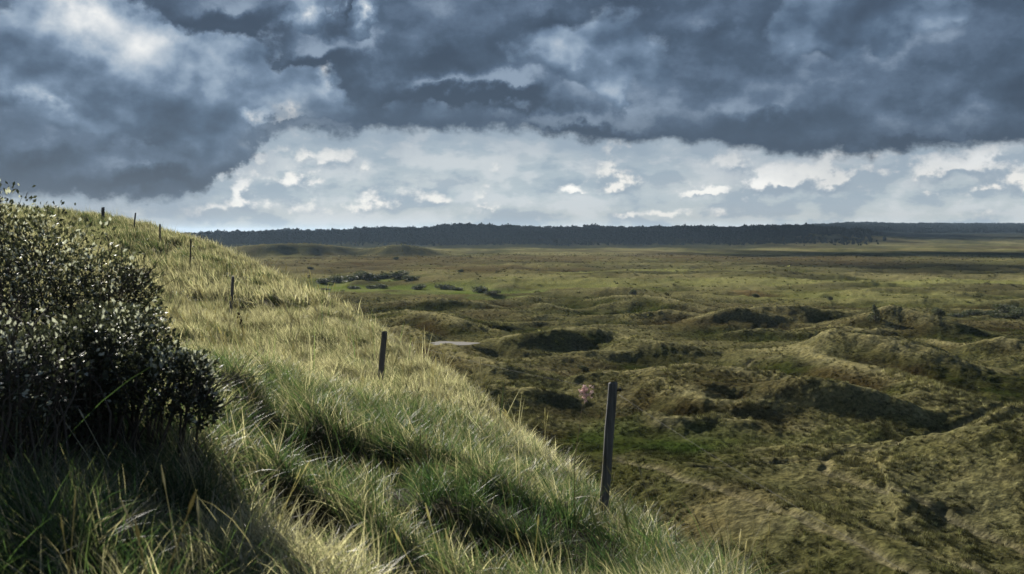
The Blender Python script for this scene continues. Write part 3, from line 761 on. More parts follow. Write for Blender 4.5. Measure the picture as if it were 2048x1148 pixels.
# ------------------------------------------------------------------ scattered growth (geometry nodes, one object each)
def scatter(name, pts, rot, scl, idx, protos, attrs):
    """points carrying turn, size and kind; a node group puts the clump meshes on them"""
    me = bpy.data.meshes.new(name)
    me.vertices.add(len(pts)); me.vertices.foreach_set('co', np.asarray(pts, np.float32).ravel()); me.update()
    set_attr(me, 'turn', 'FLOAT_VECTOR', rot); set_attr(me, 'size', 'FLOAT', scl); set_attr(me, 'which', 'INT', idx)
    for k, (kind, arr) in attrs.items(): set_attr(me, k, kind, arr)
    pc = bpy.data.collections.new(name + '_clumps')
    for i, p in enumerate(protos):
        pc.objects.link(bpy.data.objects.new('%s_clump_%02d' % (name, i), p))
    g = bpy.data.node_groups.new(name + '_scatter', 'GeometryNodeTree')
    g.interface.new_socket('Geometry', in_out='INPUT', socket_type='NodeSocketGeometry')
    g.interface.new_socket('Geometry', in_out='OUTPUT', socket_type='NodeSocketGeometry')
    N, L = g.nodes, g.links
    gi, go = N.new('NodeGroupInput'), N.new('NodeGroupOutput')
    ci = N.new('GeometryNodeCollectionInfo'); ci.inputs['Collection'].default_value = pc
    ci.inputs['Separate Children'].default_value = True; ci.inputs['Reset Children'].default_value = True
    ip = N.new('GeometryNodeInstanceOnPoints'); ip.inputs['Pick Instance'].default_value = True
    def na(nm, ty):
        n = N.new('GeometryNodeInputNamedAttribute'); n.data_type = ty; n.inputs['Name'].default_value = nm; return n.outputs[0]
    L.new(gi.outputs[0], ip.inputs['Points']); L.new(ci.outputs[0], ip.inputs['Instance'])
    L.new(na('which', 'INT'), ip.inputs['Instance Index'])
    L.new(na('turn', 'FLOAT_VECTOR'), ip.inputs['Rotation']); L.new(na('size', 'FLOAT'), ip.inputs['Scale'])
    L.new(ip.outputs[0], go.inputs[0])
    o = link(name, me); md = o.modifiers.new('scatter', 'NODES'); md.node_group = g
    return tag(o, kind='stuff')

def blades(n, radius, length, width, segs, lean, seed, spread=0.35, droop=0.9, up=0.0, mat=None, stub=False):
    """a clump of n tapering, arching blades; lean is the drift of the tips (m per m, x and y)"""
    rg = np.random.default_rng(seed)
    V, Fc, T = [], [], []
    for i in range(n):
        a, rr_ = rg.uniform(0, 2 * math.pi), radius * math.sqrt(rg.uniform())
        bx, by = rr_ * math.cos(a), rr_ * math.sin(a)
        L = length * rg.uniform(0.45, 1.15); w = width * rg.uniform(0.6, 1.25)
        ta = rg.uniform(0, 2 * math.pi); tl = abs(rg.normal(0, spread))
        d = np.array([math.cos(ta) * tl + lean[0] * rg.uniform(.3, 1.3) + bx * up, math.sin(ta) * tl + lean[1] * rg.uniform(.3, 1.3) + by * up, 1.0]); d /= np.linalg.norm(d)
        hz_ = np.array([d[0], d[1], 0.0]); hz_ /= (np.linalg.norm(hz_) + 1e-6)
        fa = rg.uniform(0, 2 * math.pi); side = np.array([math.cos(fa), math.sin(fa), 0.0])
        side = side - d * side.dot(d); side /= np.linalg.norm(side)
        p = np.array([bx, by, -0.04 * length]); k = droop * rg.uniform(0.2, 1.3); rnd, shv = rg.uniform(), rg.uniform()
        o = len(V)
        for s in range(segs + 1):
            t = s / segs; ww = w * (1 - t ** 1.6) + 0.0004 if s < segs else 0.0
            if s == segs: V.append(p.copy()); T.append((rnd, t, shv))
            else:
                V.append(p - side * ww * .5); V.append(p + side * ww * .5); T += [(rnd, t, shv)] * 2
            d = d + (hz_ * 0.9 - np.array([0, 0, 0.55])) * k * (t + .25) / segs; d /= np.linalg.norm(d)
            p = p + d * L / segs
        for s in range(segs - 1): Fc.append((o + 2 * s, o + 2 * s + 1, o + 2 * s + 3, o + 2 * s + 2))
        Fc.append((o + 2 * segs - 2, o + 2 * segs - 1, o + 2 * segs))
    me = new_mesh('clump', V, Fc, mat)
    set_attr(me, 'tint', 'FLOAT_COLOR', np.array(T))
    return me

BUSH_SPOTS = [(at_depth(u, v, d)[0], d, r) for u, v, d, r in [(-20, 600, 8.5, 1.0), (140, 620, 8.2, .75), (250, 640, 8.0, .4), (60, 700, 7.4, .8), (230, 760, 6.5, .42), (345, 800, 6.3, .22), (110, 800, 6.0, .45), (10, 850, 5.2, .35)]]
def in_bush(x, y, k=0.45):
    m = np.zeros(x.shape, bool)
    for bx, by, r in BUSH_SPOTS: m |= np.hypot(x - bx, y - by) < r * k
    return m
def spot(x, y, lst):
    """soft round patches given by pixel and distance -> weight"""
    s = np.zeros_like(x)
    for u, v, d, r, a in lst:
        cx = at_depth(u, v, d)[0]; s += a * np.exp(-(((x - cx) / r) ** 2 + ((y - d) / (r * 1.3)) ** 2))
    return s
def seed_stalks(n, height, radius, seed):
    """upright flower stalks, each ending in a slim seed spike"""
    rg = np.random.default_rng(seed); V, Fc = [], []
    for i in range(n):
        b = np.array([rg.normal(0, .05), rg.normal(0, .05), -.03]); d = np.array([rg.normal(-.22, .16), rg.normal(-.05, .14), 1.0]); L = height * rg.uniform(.75, 1.1)
        m = b + d * L * .5; e = b + d * L + np.array([-.08, 0, -.02]); e2 = e + (e - m) * .30
        v, f = tube([tuple(b), tuple(m), tuple(e), tuple(e * .6 + e2 * .4), tuple(e2)], [radius, radius * .8, radius * .7, radius * 2.6, radius * .6], 4, False)
        o = len(V); V += v; Fc += [tuple(k + o for k in q) for q in f]
    me_ = new_mesh('stalks', V, Fc, M['grass']); set_attr(me_, 'tint', 'FLOAT_COLOR', np.tile((.9, .6, .7), (len(V), 1))); return me_
def worley(x, y, cell, seed):
    """offset from the nearest tussock centre, in cells"""
    gx_, gy_ = np.floor(x / cell), np.floor(y / cell); bd = np.full(x.shape, 9.0); bx = np.zeros_like(x); by = np.zeros_like(x)
    for i in (-1, 0, 1):
        for j in (-1, 0, 1):
            a = _hash(gx_ + i, gy_ + j, seed); px = gx_ + i + .5 + .42 * np.cos(a * 3.0); py = gy_ + j + .5 + .42 * np.sin(a * 5.0)
            ox, oy = x / cell - px, y / cell - py; d = np.hypot(ox, oy); k = d < bd
            bd = np.where(k, d, bd); bx = np.where(k, ox, bx); by = np.where(k, oy, by)
    return bd, bx, by
def grass_field():
    P, SZ, ID, DR, LU, RT = [], [], [], [], [], []
    def zone(r0, r1, dens, a0, a1, size, ids, jit, thin=0.42):
        n = int((r1 * r1 - r0 * r0) / 2 * (a1 - a0) * dens)
        r = np.sqrt(RNG.uniform(r0 * r0, r1 * r1, n)); a = RNG.uniform(a0, a1, n)
        x, y = np.sin(a) * r, np.cos(a) * r
        xe = np.interp(y, EDGE[:, 0], EDGE[:, 1])
        cell = 0.42 + 0.016 * r1
        wd, wx_, wy_ = worley(x + 0.1 * fbm2(x, y, .5, 2, 135), y, cell, 137)
        lump = 0.55 - wd + 0.35 * fbm2(x, y, 1.6 + 0.05 * r1, 3, 131)
        keep = (x < xe + 0.8 + 0.06 * y) & ~in_bush(x, y) & (hollow(x, y) < RNG.uniform(.05, .5, n)) & (RNG.uniform(0, 1, n) < thin + 1.1 * lump)
        x, y, r, lump, xe, wx_, wy_ = x[keep], y[keep], r[keep], lump[keep], xe[keep], wx_[keep], wy_[keep]; n = len(x)
        z = hill(x, y) + 0.22 * np.clip(lump, -.5, .6) * np.clip(r / 8, .5, 1.5)
        dry = 0.31 + 0.24 * fbm2(x, y, 3.0, 3, 133) + 0.26 * fbm2(x, y, 0.9, 2, 139) * (r < 16) + 0.47 * sstep(y, 11, 18) - 0.10 * sstep(y, 40, 60)
        dry = dry + spot(x, y, [(850, 1080, 5.2, .55, .40), (620, 1080, 5.0, .5, .22), (480, 960, 5.5, .4, .25), (1160, 1000, 8.5, .9, -.20), (850, 800, 12.5, .9, -.12), (420, 760, 8.0, 1.0, -.12), (250, 1000, 4.6, .8, -.05), (560, 720, 12, 1.2, -.10), (1300, 1080, 6.8, .9, -.16)])
        dry = dry + 0.16 * RNG.standard_normal(n)
        green_edge = np.exp(-((x - xe + 4) / 3.0) ** 2) * sstep(y, 30, 48); dry = dry - 0.22 * green_edge
        P.append(np.stack([x, y, z], 1)); SZ.append(size * (0.72 + 0.5 * RNG.uniform(0, 1, n) + 0.25 * lump) * (1 - 1.1 * np.clip(hollow(x, y), 0, .5)))
        ID.append(RNG.choice(ids, n)); DR.append(dry); LU.append((0.78 + 0.58 * RNG.uniform(0, 1, n) + 0.3 * np.clip(lump, -.5, .6)) * (1 - 0.28 * sstep(y, 12, 24)))
        RT.append(np.stack([RNG.normal(0, .14, n) - .75 * wy_, RNG.normal(0, .14, n) + .75 * wx_, RNG.normal(0, jit, n)], 1))
    a0, a1 = R(-34), R(30)
    zone(2.2, 8, 190, a0, a1, 1.0, [0, 1, 2, 3], .7)
    zone(8, 15, 105, a0, a1, 1.0, [0, 1, 2, 3], .7)
    zone(15, 34, 56, a0, R(8), .74, [4, 5, 6], .6, .55)
    zone(34, 95, 13, a0, R(-4), .95, [7, 8], .6, .6)
    zone(2.6, 9, 5.5, a0, a1, 1.0, [9, 10], 1.0)
    zone(15, 80, 1.6, a0, R(8), 1.0, [11], .8)
    zone(3.5, 14, 2.6, a0, a1, 1.0, [12, 13], 1.0)
    zone(14, 45, 1.3, a0, R(8), 1.0, [14], 1.0)
    lean = (-0.30, -0.10)
    pr = [blades(40, .10, .40, .0054, 5, lean, 200 + i, .58, 1.25, mat=M['grass']) for i in range(4)]
    pr += [blades(32, .15, .50, .0095, 4, (-.42, -.12), 210 + i, .50, 1.0, mat=M['grass']) for i in range(3)]
    pr += [blades(30, .26, .56, .022, 3, (-.40, -.1), 220 + i, .34, .8, mat=M['grass']) for i in range(2)]
    pr += [blades(5, .05, .80, .006, 6, (-.25, -.05), 230 + i, .3, 1.0, mat=M['grass']) for i in range(2)]      # long stray blades
    pr += [blades(4, .06, .82, .013, 4, (-.12, -.05), 240, .16, .35, mat=M['grass'])]                             # flower stalks
    pr += [seed_stalks(3, .62, .0022, 250), seed_stalks(2, .72, .0022, 251), seed_stalks(4, .66, .005, 252)]
    return scatter('marram_grass', np.concatenate(P), np.concatenate(RT), np.concatenate(SZ), np.concatenate(ID), pr,
                   {'dry': ('FLOAT', np.concatenate(DR)), 'lum': ('FLOAT', np.concatenate(LU))})
grass_field()

def heath_field():
    """heather, moss hummocks and grass tussocks over the plain, thinning with distance"""
    P, SZ, ID, CO, RT = [], [], [], [], []
    def zone(r0, r1, n, ids, s0, s1, a0=R(-30), a1=R(30), thr=-9.0):
        r = np.sqrt(RNG.uniform(r0 * r0, r1 * r1, n)); a = RNG.uniform(a0, a1, n)
        x, y = np.sin(a) * r, np.cos(a) * r
        lump = fbm2(x, y, 5.0 + r0 * .02, 3, 141)
        k = (RNG.uniform(0, 1, n) < 0.55 + 0.9 * lump) & (RNG.uniform(0, 1, n) > ell_mask(x, y, MEADOW, 0.4) * 0.97) & (sandy(x, y) < 0.3) & (track(x, y, .5) < .4) & (sand_in(x, y) < .3) & (lump > thr)
        x, y, lump, r = x[k], y[k], lump[k], r[k]; n = len(x)
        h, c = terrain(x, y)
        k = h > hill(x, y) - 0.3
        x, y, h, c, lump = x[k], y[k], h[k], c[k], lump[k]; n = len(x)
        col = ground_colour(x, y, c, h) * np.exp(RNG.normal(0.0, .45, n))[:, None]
        hea = RNG.uniform(0, 1, n) < 0.28; col[hea] = col[hea] * (0.42, 0.42, 0.40)
        P.append(np.stack([x, y, h - 0.03], 1)); CO.append(col); ID.append(RNG.choice(ids, n))
        SZ.append(RNG.uniform(s0, s1, n) * (1 + 0.3 * lump) * (0.8 + 0.5 * np.clip(c, 0, 1)))
        RT.append(np.stack([RNG.normal(0, .1, n), RNG.normal(0, .1, n), RNG.uniform(0, 6.28, n)], 1))
    zone(48, 125, 52000, [0, 1, 2], .36, .95)
    zone(125, 280, 48000, [0, 1, 2], .40, 1.05)
    zone(280, 900, 26000, [3, 4], .3, 1.0, thr=0.1)
    pr = [blades(26, .20, .40, .035, 2, (-.12, 0), 300 + i, .5, .7, 1.6, mat=M['tuft']) for i in range(3)]
    pr += [blades(30, .55, .75, .14, 2, (0, 0), 310 + i, .6, .6, 1.2, mat=M['tuft']) for i in range(2)]
    return scatter('heath_tussocks', np.concatenate(P), np.concatenate(RT), np.concatenate(SZ), np.concatenate(ID), pr, {'tcol': ('FLOAT_COLOR', np.concatenate(CO))})
heath_field()

# ------------------------------------------------------------------ bare sand
def ground_z(x, y):
    x, y = np.atleast_1d(np.float64(x)), np.atleast_1d(np.float64(y))
    return np.maximum(terrain(x, y)[0], hill(x, y))
def sand_sheet(pts, width, name):
    P = SAND_XY[id(pts)]
    tt = np.linspace(0, len(P) - 1, 40); P = np.array(P)
    cx, cy = np.interp(tt, np.arange(len(P)), P[:, 0]), np.interp(tt, np.arange(len(P)), P[:, 1])
    tx, ty = np.gradient(cx), np.gradient(cy); L = np.hypot(tx, ty); nx, ny = -ty / L, tx / L
    w = width * (0.5 + 0.16 * fbm2(tt * 3, tt * 0 + 3, 2.0, 2, 151)) * np.sin(np.clip((tt + .12) / (len(P) - 1 + .24), 0, 1) * math.pi) ** 0.5
    K = 9; V = []
    for j in range(K):
        s = (j / (K - 1) * 2 - 1) * w; V.append(np.stack([cx + nx * s, cy + ny * s], 1))
    V = np.stack(V, 1).reshape(-1, 2)
    z = terrain(V[:, 0], V[:, 1], False)[0] - 0.06
    i = np.arange(39)[:, None] * K + np.arange(K - 1)[None]
    f = np.stack([i, i + 1, i + K + 1, i + K], -1).reshape(-1, 4)
    return tag(link(name, new_mesh(name, np.concatenate([V, z[:, None]], 1), f, M['sand'], True)), kind='structure')
for q, (pts, wd, _) in enumerate(SAND_LINES): sand_sheet(pts, wd, 'sand_path')
for cx, cy, a_, b_, h0 in SAND_FLAT:                       # a pale blown-out floor below the shaded bank
    V, F_ = [(cx, cy, 0)], []
    for i in range(1, 6):
        for k in range(48):
            an = 2 * math.pi * k / 48; rr_ = i / 5 * (1 + .16 * math.sin(3 * an + 1) + .08 * math.sin(7 * an)); V.append((cx + math.cos(an) * a_ * rr_, cy + math.sin(an) * b_ * rr_, 0))
            o = 1 + (i - 1) * 48; k2 = (k + 1) % 48
            F_.append((0, o + k, o + k2) if i == 1 else (o - 48 + k, o + k, o + k2, o - 48 + k2))
    V = np.array(V, float); V[:, 2] = h0 - .015 + .02 * fbm2(V[:, 0], V[:, 1], 3.0, 2, 5)
    tag(link('sand_floor', new_mesh('sand_floor', V, F_, M['sand'], True)), kind='structure')
# ------------------------------------------------------------------ fence along the ridge
def post(u0, v0, u1, v1, d, dia, label, kind='wood', knobs=()):
    """post seen from (u0,v0) at its top to (u1,v1) where it goes into the grass, d metres ahead"""
    top, low = np.array(at_depth(u0, v0, d)), np.array(at_depth(u1, v1, d))
    ax = (low - top) / (low - top)[2]                       # lean per metre of height
    gz = float(hill(np.array([low[0]]), np.array([low[1]]))[0])
    base = top + ax * (gz - 0.35 - top[2]); foot = top + ax * (gz - top[2])
    root = empty('fence_post', tuple(foot)); L = top[2] - base[2]
    rg = random.Random(int(u0)); rel = lambda p: tuple(np.array(p) - foot)
    n = 9; r = dia / 2; pts, rad = [], []
    for i in range(n):
        t = i / (n - 1); p = base + ax * (t * L)
        pts.append(rel(p + np.array([rg.uniform(-1, 1), rg.uniform(-1, 1), 0]) * r * 0.06)); rad.append(r * (1.06 - 0.1 * t) * rg.uniform(.97, 1.03))
    if kind == 'wood': pts += [rel(top + ax * 0.012)]; rad[-1] *= 0.99; rad += [r * 0.80]
    v, f = tube(pts, rad, 14 if d < 25 else 8)
    link('shaft', new_mesh('shaft', v, f, M['post'] if kind == 'wood' else M['black'], False), root)
    for (kh, s) in knobs:                                   # wire clips / insulators
        c = top + ax * (-kh)
        a = c + np.array([r * 0.9 * s, -r * 0.3, 0]); b = c + np.array([(r + .025) * s, -r * 0.4, 0.012]); e = c + np.array([(r + .04) * s, -r * .4, .0])
        v, f = tube([rel(a), rel((a + b) / 2), rel(b), rel(e)], [.010, .012, .020, .012], 8)
        link('wire_clip', new_mesh('wire_clip', v, f, M['black'], True), root)
    tag(root, label, 'fence post', 'posts of the wire fence along the dune ridge')
    return top, ax
GP = 'posts of the wire fence along the dune ridge'
pA = post(1226, 767, 1210, 985, 10.0, .096, 'tall grey wooden fence post nearest the camera, leaning slightly right, valley behind it', knobs=[(.07, 1)])
pB = post(769, 664, 760, 768, 17.5, .105, 'dark wooden fence post standing where green grass meets tawny grass, mid slope')
pC = post(466, 553, 462, 622, 31.0, .095, 'thin dark fence post in tawny grass between the thorny bush and the larger posts')
pD = post(382, 478, 380, 530, 41.0, .06, 'slender stake with two black wire clips, just right of the bush twigs', 'metal', knobs=[(.32, 2.2), (.80, 2.2)])
pE = post(320, 449, 320, 475, 52.0, .10, 'small fence post on the grassy skyline where the dark wood begins')
pF = post(271, 426, 269, 446, 60.0, .10, 'small fence post against the sky, second from the thick hilltop post')
pG = post(206, 415, 206, 434, 66.0, .23, 'thick dark post on the hilltop skyline, farthest left of the fence', knobs=[(.15, 1)])
pN = post(1900, 1168, 1885, 1420, 5.2, .108, 'fence post lowest on the slope, right of the tall grey post')
def wire(a, b, drop, label, sag=.03):
    A = a[0] + a[1] * (-drop); B = b[0] + b[1] * (-drop); o = A
    pts = []
    for i in range(13):
        t = i / 12; p = A + (B - A) * t; p[2] -= sag * 4 * t * (1 - t); pts.append(tuple(p - o))
    v, f = tube(pts, [.0010] * 13, 5)
    w = link('fence_wire', new_mesh('fence_wire', v, f, M['wire'], True)); w.location = tuple(o)
    tag(w, label, 'fence wire', 'wires strung between the fence posts')
wire(pN, pA, .07, 'thin grey top wire running down right from the tall grey post')
wire(pA, pB, .07, 'thin grey top wire from the tall grey post to the dark mid slope post', .06)
wire(pB, pC, .07, 'thin grey wire from the dark mid slope post up to the thin post', .06)

# ------------------------------------------------------------------ bushes on the left
def leaf_cloud(pts, nrm, size, seed, aspect=1.8):
    """folded little leaves, four triangles each"""
    rg = np.random.default_rng(seed); n = len(pts)
    d = nrm + rg.normal(0, .75, (n, 3)); d /= np.linalg.norm(d, axis=1)[:, None]
    s = np.cross(d, rg.normal(0, 1, (n, 3))); s /= np.linalg.norm(s, axis=1)[:, None] + 1e-9
    m = np.cross(d, s); L = size * rg.uniform(.6, 1.3, n)[:, None]; W = L / aspect
    a, b = pts, pts + d * L; c = pts + d * L * .5
    V = np.stack([a, c + s * W * .5 + m * W * .18, b, c - s * W * .5 + m * W * .18], 1).reshape(-1, 3)
    i = np.arange(n)[:, None] * 4
    F_ = np.concatenate([i + np.array([0, 1, 2]), i + np.array([0, 2, 3])], 0)
    T = np.repeat(rg.uniform(0, 1, (n, 3)), 4, 0)
    return V, F_, T
def bush(name, lobes, n_leaf, leaf, n_stem, label, base_uvd, seed, shell=.34, strays=0, stray_dir=(.7, -.1, .6), cat='bush', keep=1.0):
    rg = np.random.default_rng(seed)
    bx, by, _ = at_depth(*base_uvd); bz = float(hill(np.array([bx]), np.array([by]))[0])
    root = empty(name, (bx, by, bz)); O = np.array([bx, by, bz])
    LB = [(np.array(at_depth(u, v, d)) - O, np.array(r)) for u, v, d, r in lobes]
    vol = np.array([r.prod() ** (2 / 3) for _, r in LB]); pr_ = vol / vol.sum()
    P, Nn = [], []
    for i, k in enumerate((pr_ * n_leaf * 1.7).astype(int)):
        c, r = LB[i]
        q = rg.normal(0, 1, (k, 3)); q /= np.linalg.norm(q, axis=1)[:, None]
        rad = 1 - np.abs(rg.normal(0, shell, k)); ok = rad > .25
        p = c + q * r * rad[:, None] * (1 + .22 * fbm2(q[:, 0] * 3 + i * 9, q[:, 1] * 3 + q[:, 2] * 2, 1.0, 3, seed))[:, None]
        # leave ragged gaps
        g = fbm2(p[:, 0] * 4 + p[:, 2] * 3, p[:, 1] * 4 - p[:, 2] * 4, 1.0, 3, seed + 5)
        ok &= (g > -0.10 - .35 * rg.uniform(0, 1, k)); P.append(p[ok]); Nn.append(q[ok])
    P, Nn = np.concatenate(P), np.concatenate(Nn)
    gz = hill(P[:, 0] + bx, P[:, 1] + by) - bz
    ok = P[:, 2] > gz + .08; P, Nn = P[ok], Nn[ok]
    stems = []
    tips = []
    for j in range(n_stem):
        c, r = LB[rg.choice(len(LB), p=pr_)]
        q = rg.normal(0, 1, 3); q[2] = abs(q[2]) + .15; q /= np.linalg.norm(q)
        tip = c + q * r * rg.uniform(.7, .98); s = np.array([c[0] * .55 + rg.normal(0, .12), c[1] * .55 + rg.normal(0, .12), 0.0])
        s[2] = float(hill(np.array([s[0] + bx]), np.array([s[1] + by]))[0]) - bz - .05
        mid = s * .5 + tip * .5 + np.array([rg.normal(0, .08), rg.normal(0, .08), .10]); tips.append((mid, tip))
        stems.append(tube([s, s * .6 + mid * .4 + rg.normal(0, .02, 3), mid, mid * .5 + tip * .5 + rg.normal(0, .03, 3), tip], [.012, .010, .007, .0045, .002], 5, False))
        for k in range(3):
            t = rg.uniform(.1, .8); p0 = mid * (1 - t) + tip * t; e = p0 + (q + rg.normal(0, .6, 3)) * r.mean() * .2
            stems.append(tube([p0, (p0 + e) / 2 + rg.normal(0, .015, 3), e], [.004, .003, .0015], 4, False))
    for j in range(strays):                                  # bare whips standing out of the foliage
        c, r = LB[-1]; s = c + rg.normal(0, .3, 3) * r
        dd = np.array(stray_dir) + rg.normal(0, .22, 3); L = rg.uniform(.18, .46)
        e = s + dd * L; m_ = (s + e) / 2 + rg.normal(0, .03, 3)
        stems.append(tube([s, m_, e], [.006, .0045, .002], 5, False))
        for k in range(3):
            t = rg.uniform(.35, .9); p0 = s + dd * L * t; ee = p0 + (dd + rg.normal(0, .5, 3)) * .16
            stems.append(tube([p0, ee], [.003, .0015], 4, False))
    v, f = join_parts(stems)
    link('branches', new_mesh('branches', v, f, M['twig'], True), root)
    V, F_, T = leaf_cloud(P, Nn + np.array([0, 0, .4]), leaf, seed + 1)
    pn = fbm2(P[:, 0] * 5 + P[:, 2] * 4, P[:, 1] * 5 - P[:, 2] * 3, 1.0, 3, seed + 9)         # silvery leaves and painted sky glints: pale colour in sprays, mostly on top
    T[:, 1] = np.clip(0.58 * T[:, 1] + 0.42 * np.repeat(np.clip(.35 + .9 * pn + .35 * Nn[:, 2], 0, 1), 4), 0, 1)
    me = new_mesh('foliage', V, F_, M['bush']); set_attr(me, 'tint', 'FLOAT_COLOR', T)
    tag(link('foliage', me, root), kind='stuff')
    return tag(root, label, cat, 'dark bushes on the near dune')
bush('thorny_bush', [(-30, 545, 8.5, (1.0, .9, .72)), (110, 550, 8.2, (.62, .6, .50)), (215, 590, 8.0, (.40, .45, .40)), (60, 660, 7.7, (.85, .7, .6)), (-150, 500, 8.8, (.9, .9, .8)), (150, 740, 7.5, (.6, .5, .42)), (285, 690, 7.4, (.26, .3, .30)), (250, 620, 7.9, (.30, .4, .40))], 13500, .042, 110,
     'tall dark bush with pale leaf tips on the hilltop at the left edge', (110, 760, 8.2), 401, strays=16, stray_dir=(.55, -.05, .5))
bush('thorny_bush', [(225, 695, 6.5, (.42, .4, .31)), (335, 765, 6.3, (.27, .3, .24)), (130, 760, 6.2, (.45, .45, .36)), (390, 745, 6.3, (.14, .16, .13)), (395, 815, 6.2, (.16, .18, .13))], 7500, .038, 80,
     'lower rounded bush with silvery leaves in front, edged by green grass', (250, 880, 6.4), 411, strays=5, stray_dir=(.5, .0, .5))
bush('thorny_bush', [(-40, 800, 5.3, (.40, .4, .42)), (50, 760, 5.6, (.30, .3, .30)), (20, 700, 5.8, (.25, .3, .26))], 2600, .035, 70,
     'sparse twiggy bush in deep shade at the left edge, lowest of the three', (20, 930, 5.4), 421, shell=.5, strays=14, stray_dir=(.15, 0, .6))

# ------------------------------------------------------------------ single plants by the fence
def pink_plant():
    x, y, z = at_depth(1172, 786, 9.0); g = float(hill(np.array([x - .1]), np.array([y]))[0])
    root = empty('flowering_plant', (x - .1, y, g)); top = np.array([.1, 0, z - g]); rg = np.random.default_rng(5)
    st = [tube([(0, 0, -.05), (.0, .02, .5 * top[2]), (.07, 0, top[2] - .10), tuple(top - np.array([0, 0, .05]))], [.004, .0035, .003, .002], 5)]
    fl = []
    for i in range(46):
        d = rg.normal(0, 1, 3); d /= np.linalg.norm(d); e = top + d * np.array([.07, .06, .07]) * rg.uniform(.35, 1.15)
        st.append(tube([tuple(top - np.array([0, 0, .05])), tuple(top * .5 + e * .5 - np.array([0, 0, .012])), tuple(e)], [.0015, .0012, .001], 4, False))
        for k in range(4):
            a = rg.normal(0, 1, 3); a /= np.linalg.norm(a); fl.append(tube([tuple(e), tuple(e + a * .009), tuple(e + a * .021)], [.002, .0048, .0008], 4))
    v, f = join_parts(st); link('stem', new_mesh('stem', v, f, M['stem'], True), root)
    v, f = join_parts(fl); tag(link('blossom', new_mesh('blossom', v, f, M['pink'], True), root), kind='stuff')
    tag(root, 'pale pink feathery flower head beside the tall grey fence post', 'flower')
pink_plant()
def dead_weed(u, v, d, hgt, label, seed):
    x, y, z = at_depth(u, v, d); g = float(hill(np.array([x]), np.array([y]))[0]); rg = np.random.default_rng(seed)
    root = empty('dead_weed', (x, y, g)); H = z - g; st, hd = [], []
    st.append(tube([(0, 0, -.05), (.01, 0, H * .5), (-.02, 0, H)], [.006, .005, .003], 5))
    for i in range(5):
        t = .55 + .1 * i; e = np.array([rg.normal(0, .09), rg.normal(0, .06), H * t + .08]); st.append(tube([(0, 0, H * (t - .05)), tuple(e)], [.003, .002], 4, False))
        for k in range(5):
            q = e + rg.normal(0, .018, 3); hd.append(tube([tuple(q - np.array([0, 0, .02])), tuple(q), tuple(q + np.array([0, 0, .022]))], [.004, .017, .004], 6))
    v_, f_ = join_parts(st); link('stem', new_mesh('stem', v_, f_, M['dead'], True), root)
    v_, f_ = join_parts(hd); tag(link('seed_heads', new_mesh('seed_heads', v_, f_, M['dead'], True), root), kind='stuff')
    tag(root, label, 'weed', 'dead weeds on the grassy slope')
dead_weed(484, 632, 22, .5, 'dark dried weed just below and right of the thin post', 71)
dead_weed(600, 762, 15.5, .4, 'dark dried weed in tawny grass left of the dark mid slope post', 73)

# ------------------------------------------------------------------ shrubs out on the heath
def shrub_mesh(seed, n=1500, tall=1.0, lobes=7, leaf=.13, mat='shrub', conical=False):
    """crown of radius about 1 m standing on the origin, and its stems"""
    rg = np.random.default_rng(seed); P, Nn = [], []
    for i in range(lobes):
        if conical:
            t = i / max(lobes - 1, 1); c = np.array([rg.normal(0, .08), rg.normal(0, .08), tall * (.25 + 1.25 * t)]); r = np.array([.85 * (1 - t) + .18] * 2 + [.42])
        else:
            a = rg.uniform(0, 6.28); q = rg.uniform(.15, .55); c = np.array([math.cos(a) * q, math.sin(a) * q, tall * rg.uniform(.12, .75)]); r = np.array([rg.uniform(.38, .6), rg.uniform(.38, .6), rg.uniform(.32, .5) * tall])
        k = n // lobes; q = rg.normal(0, 1, (k, 3)); q /= np.linalg.norm(q, axis=1)[:, None]
        p = c + q * r * (1 - np.abs(rg.normal(0, .25, k)))[:, None]; P.append(p); Nn.append(q)
    P, Nn = np.concatenate(P), np.concatenate(Nn); ok = P[:, 2] > .02
    V, F_, T = leaf_cloud(P[ok], Nn[ok] + np.array([0, 0, .3]), leaf, seed + 1, 1.3)
    cm = new_mesh('crown', V, F_, M[mat]); set_attr(cm, 'tint', 'FLOAT_COLOR', T)
    st = [tube([(0, 0, -.25), (rg.normal(0, .05), rg.normal(0, .05), .3 * tall), (rg.normal(0, .12), rg.normal(0, .12), (1.25 if conical else .85) * tall)], [.09, .07, .02], 6)]
    for i in range(6):
        a = rg.uniform(0, 6.28); z0 = rg.uniform(.05, .4) * tall; st.append(tube([(0, 0, z0), (.3 * math.cos(a), .3 * math.sin(a), z0 + .3 * tall), (.55 * math.cos(a), .55 * math.sin(a), z0 + .5 * tall)], [.05, .03, .01], 5, False))
    v, f = join_parts(st)
    return cm, new_mesh('trunk', v, f, M['twig'], True)
SHR = [shrub_mesh(501 + i, tall=[.8, 1.0, .65][i]) for i in range(3)]
CON = shrub_mesh(511, 1100, 1.3, 6, .16, 'shrub', True)
def shrub(name, u, v, width_px, label, kind=0, group=None, cat='shrub', squash=1.0):
    x, y = hit(u, v); z = float(terrain(np.array([x]), np.array([y]))[0][0]) - .05
    s = width_px * (1.35 if squash < .6 else 1.0) * y / F_PX / 2.0 / .95
    root = empty(name, (x, y, z)); root.rotation_euler = (0, 0, (u * 7 + v) % 6.28)
    cm, tm = CON if kind == 'c' else SHR[kind]
    for nm, me_ in (('crown', cm), ('trunk', tm)):
        o = link(nm, me_, root); o.scale = (s, s, s * squash)
    return tag(root, label, cat, group)
G1 = 'single bushes standing on the open heath'
shrub('round_shrub', 1879, 640, 30, 'dark round bush standing alone behind the shaded dune slope, far right', 1, G1)
shrub('conical_shrub', 1749, 648, 26, 'small pointed conifer like bush on the front of the right hand pointed dune', 'c', G1)
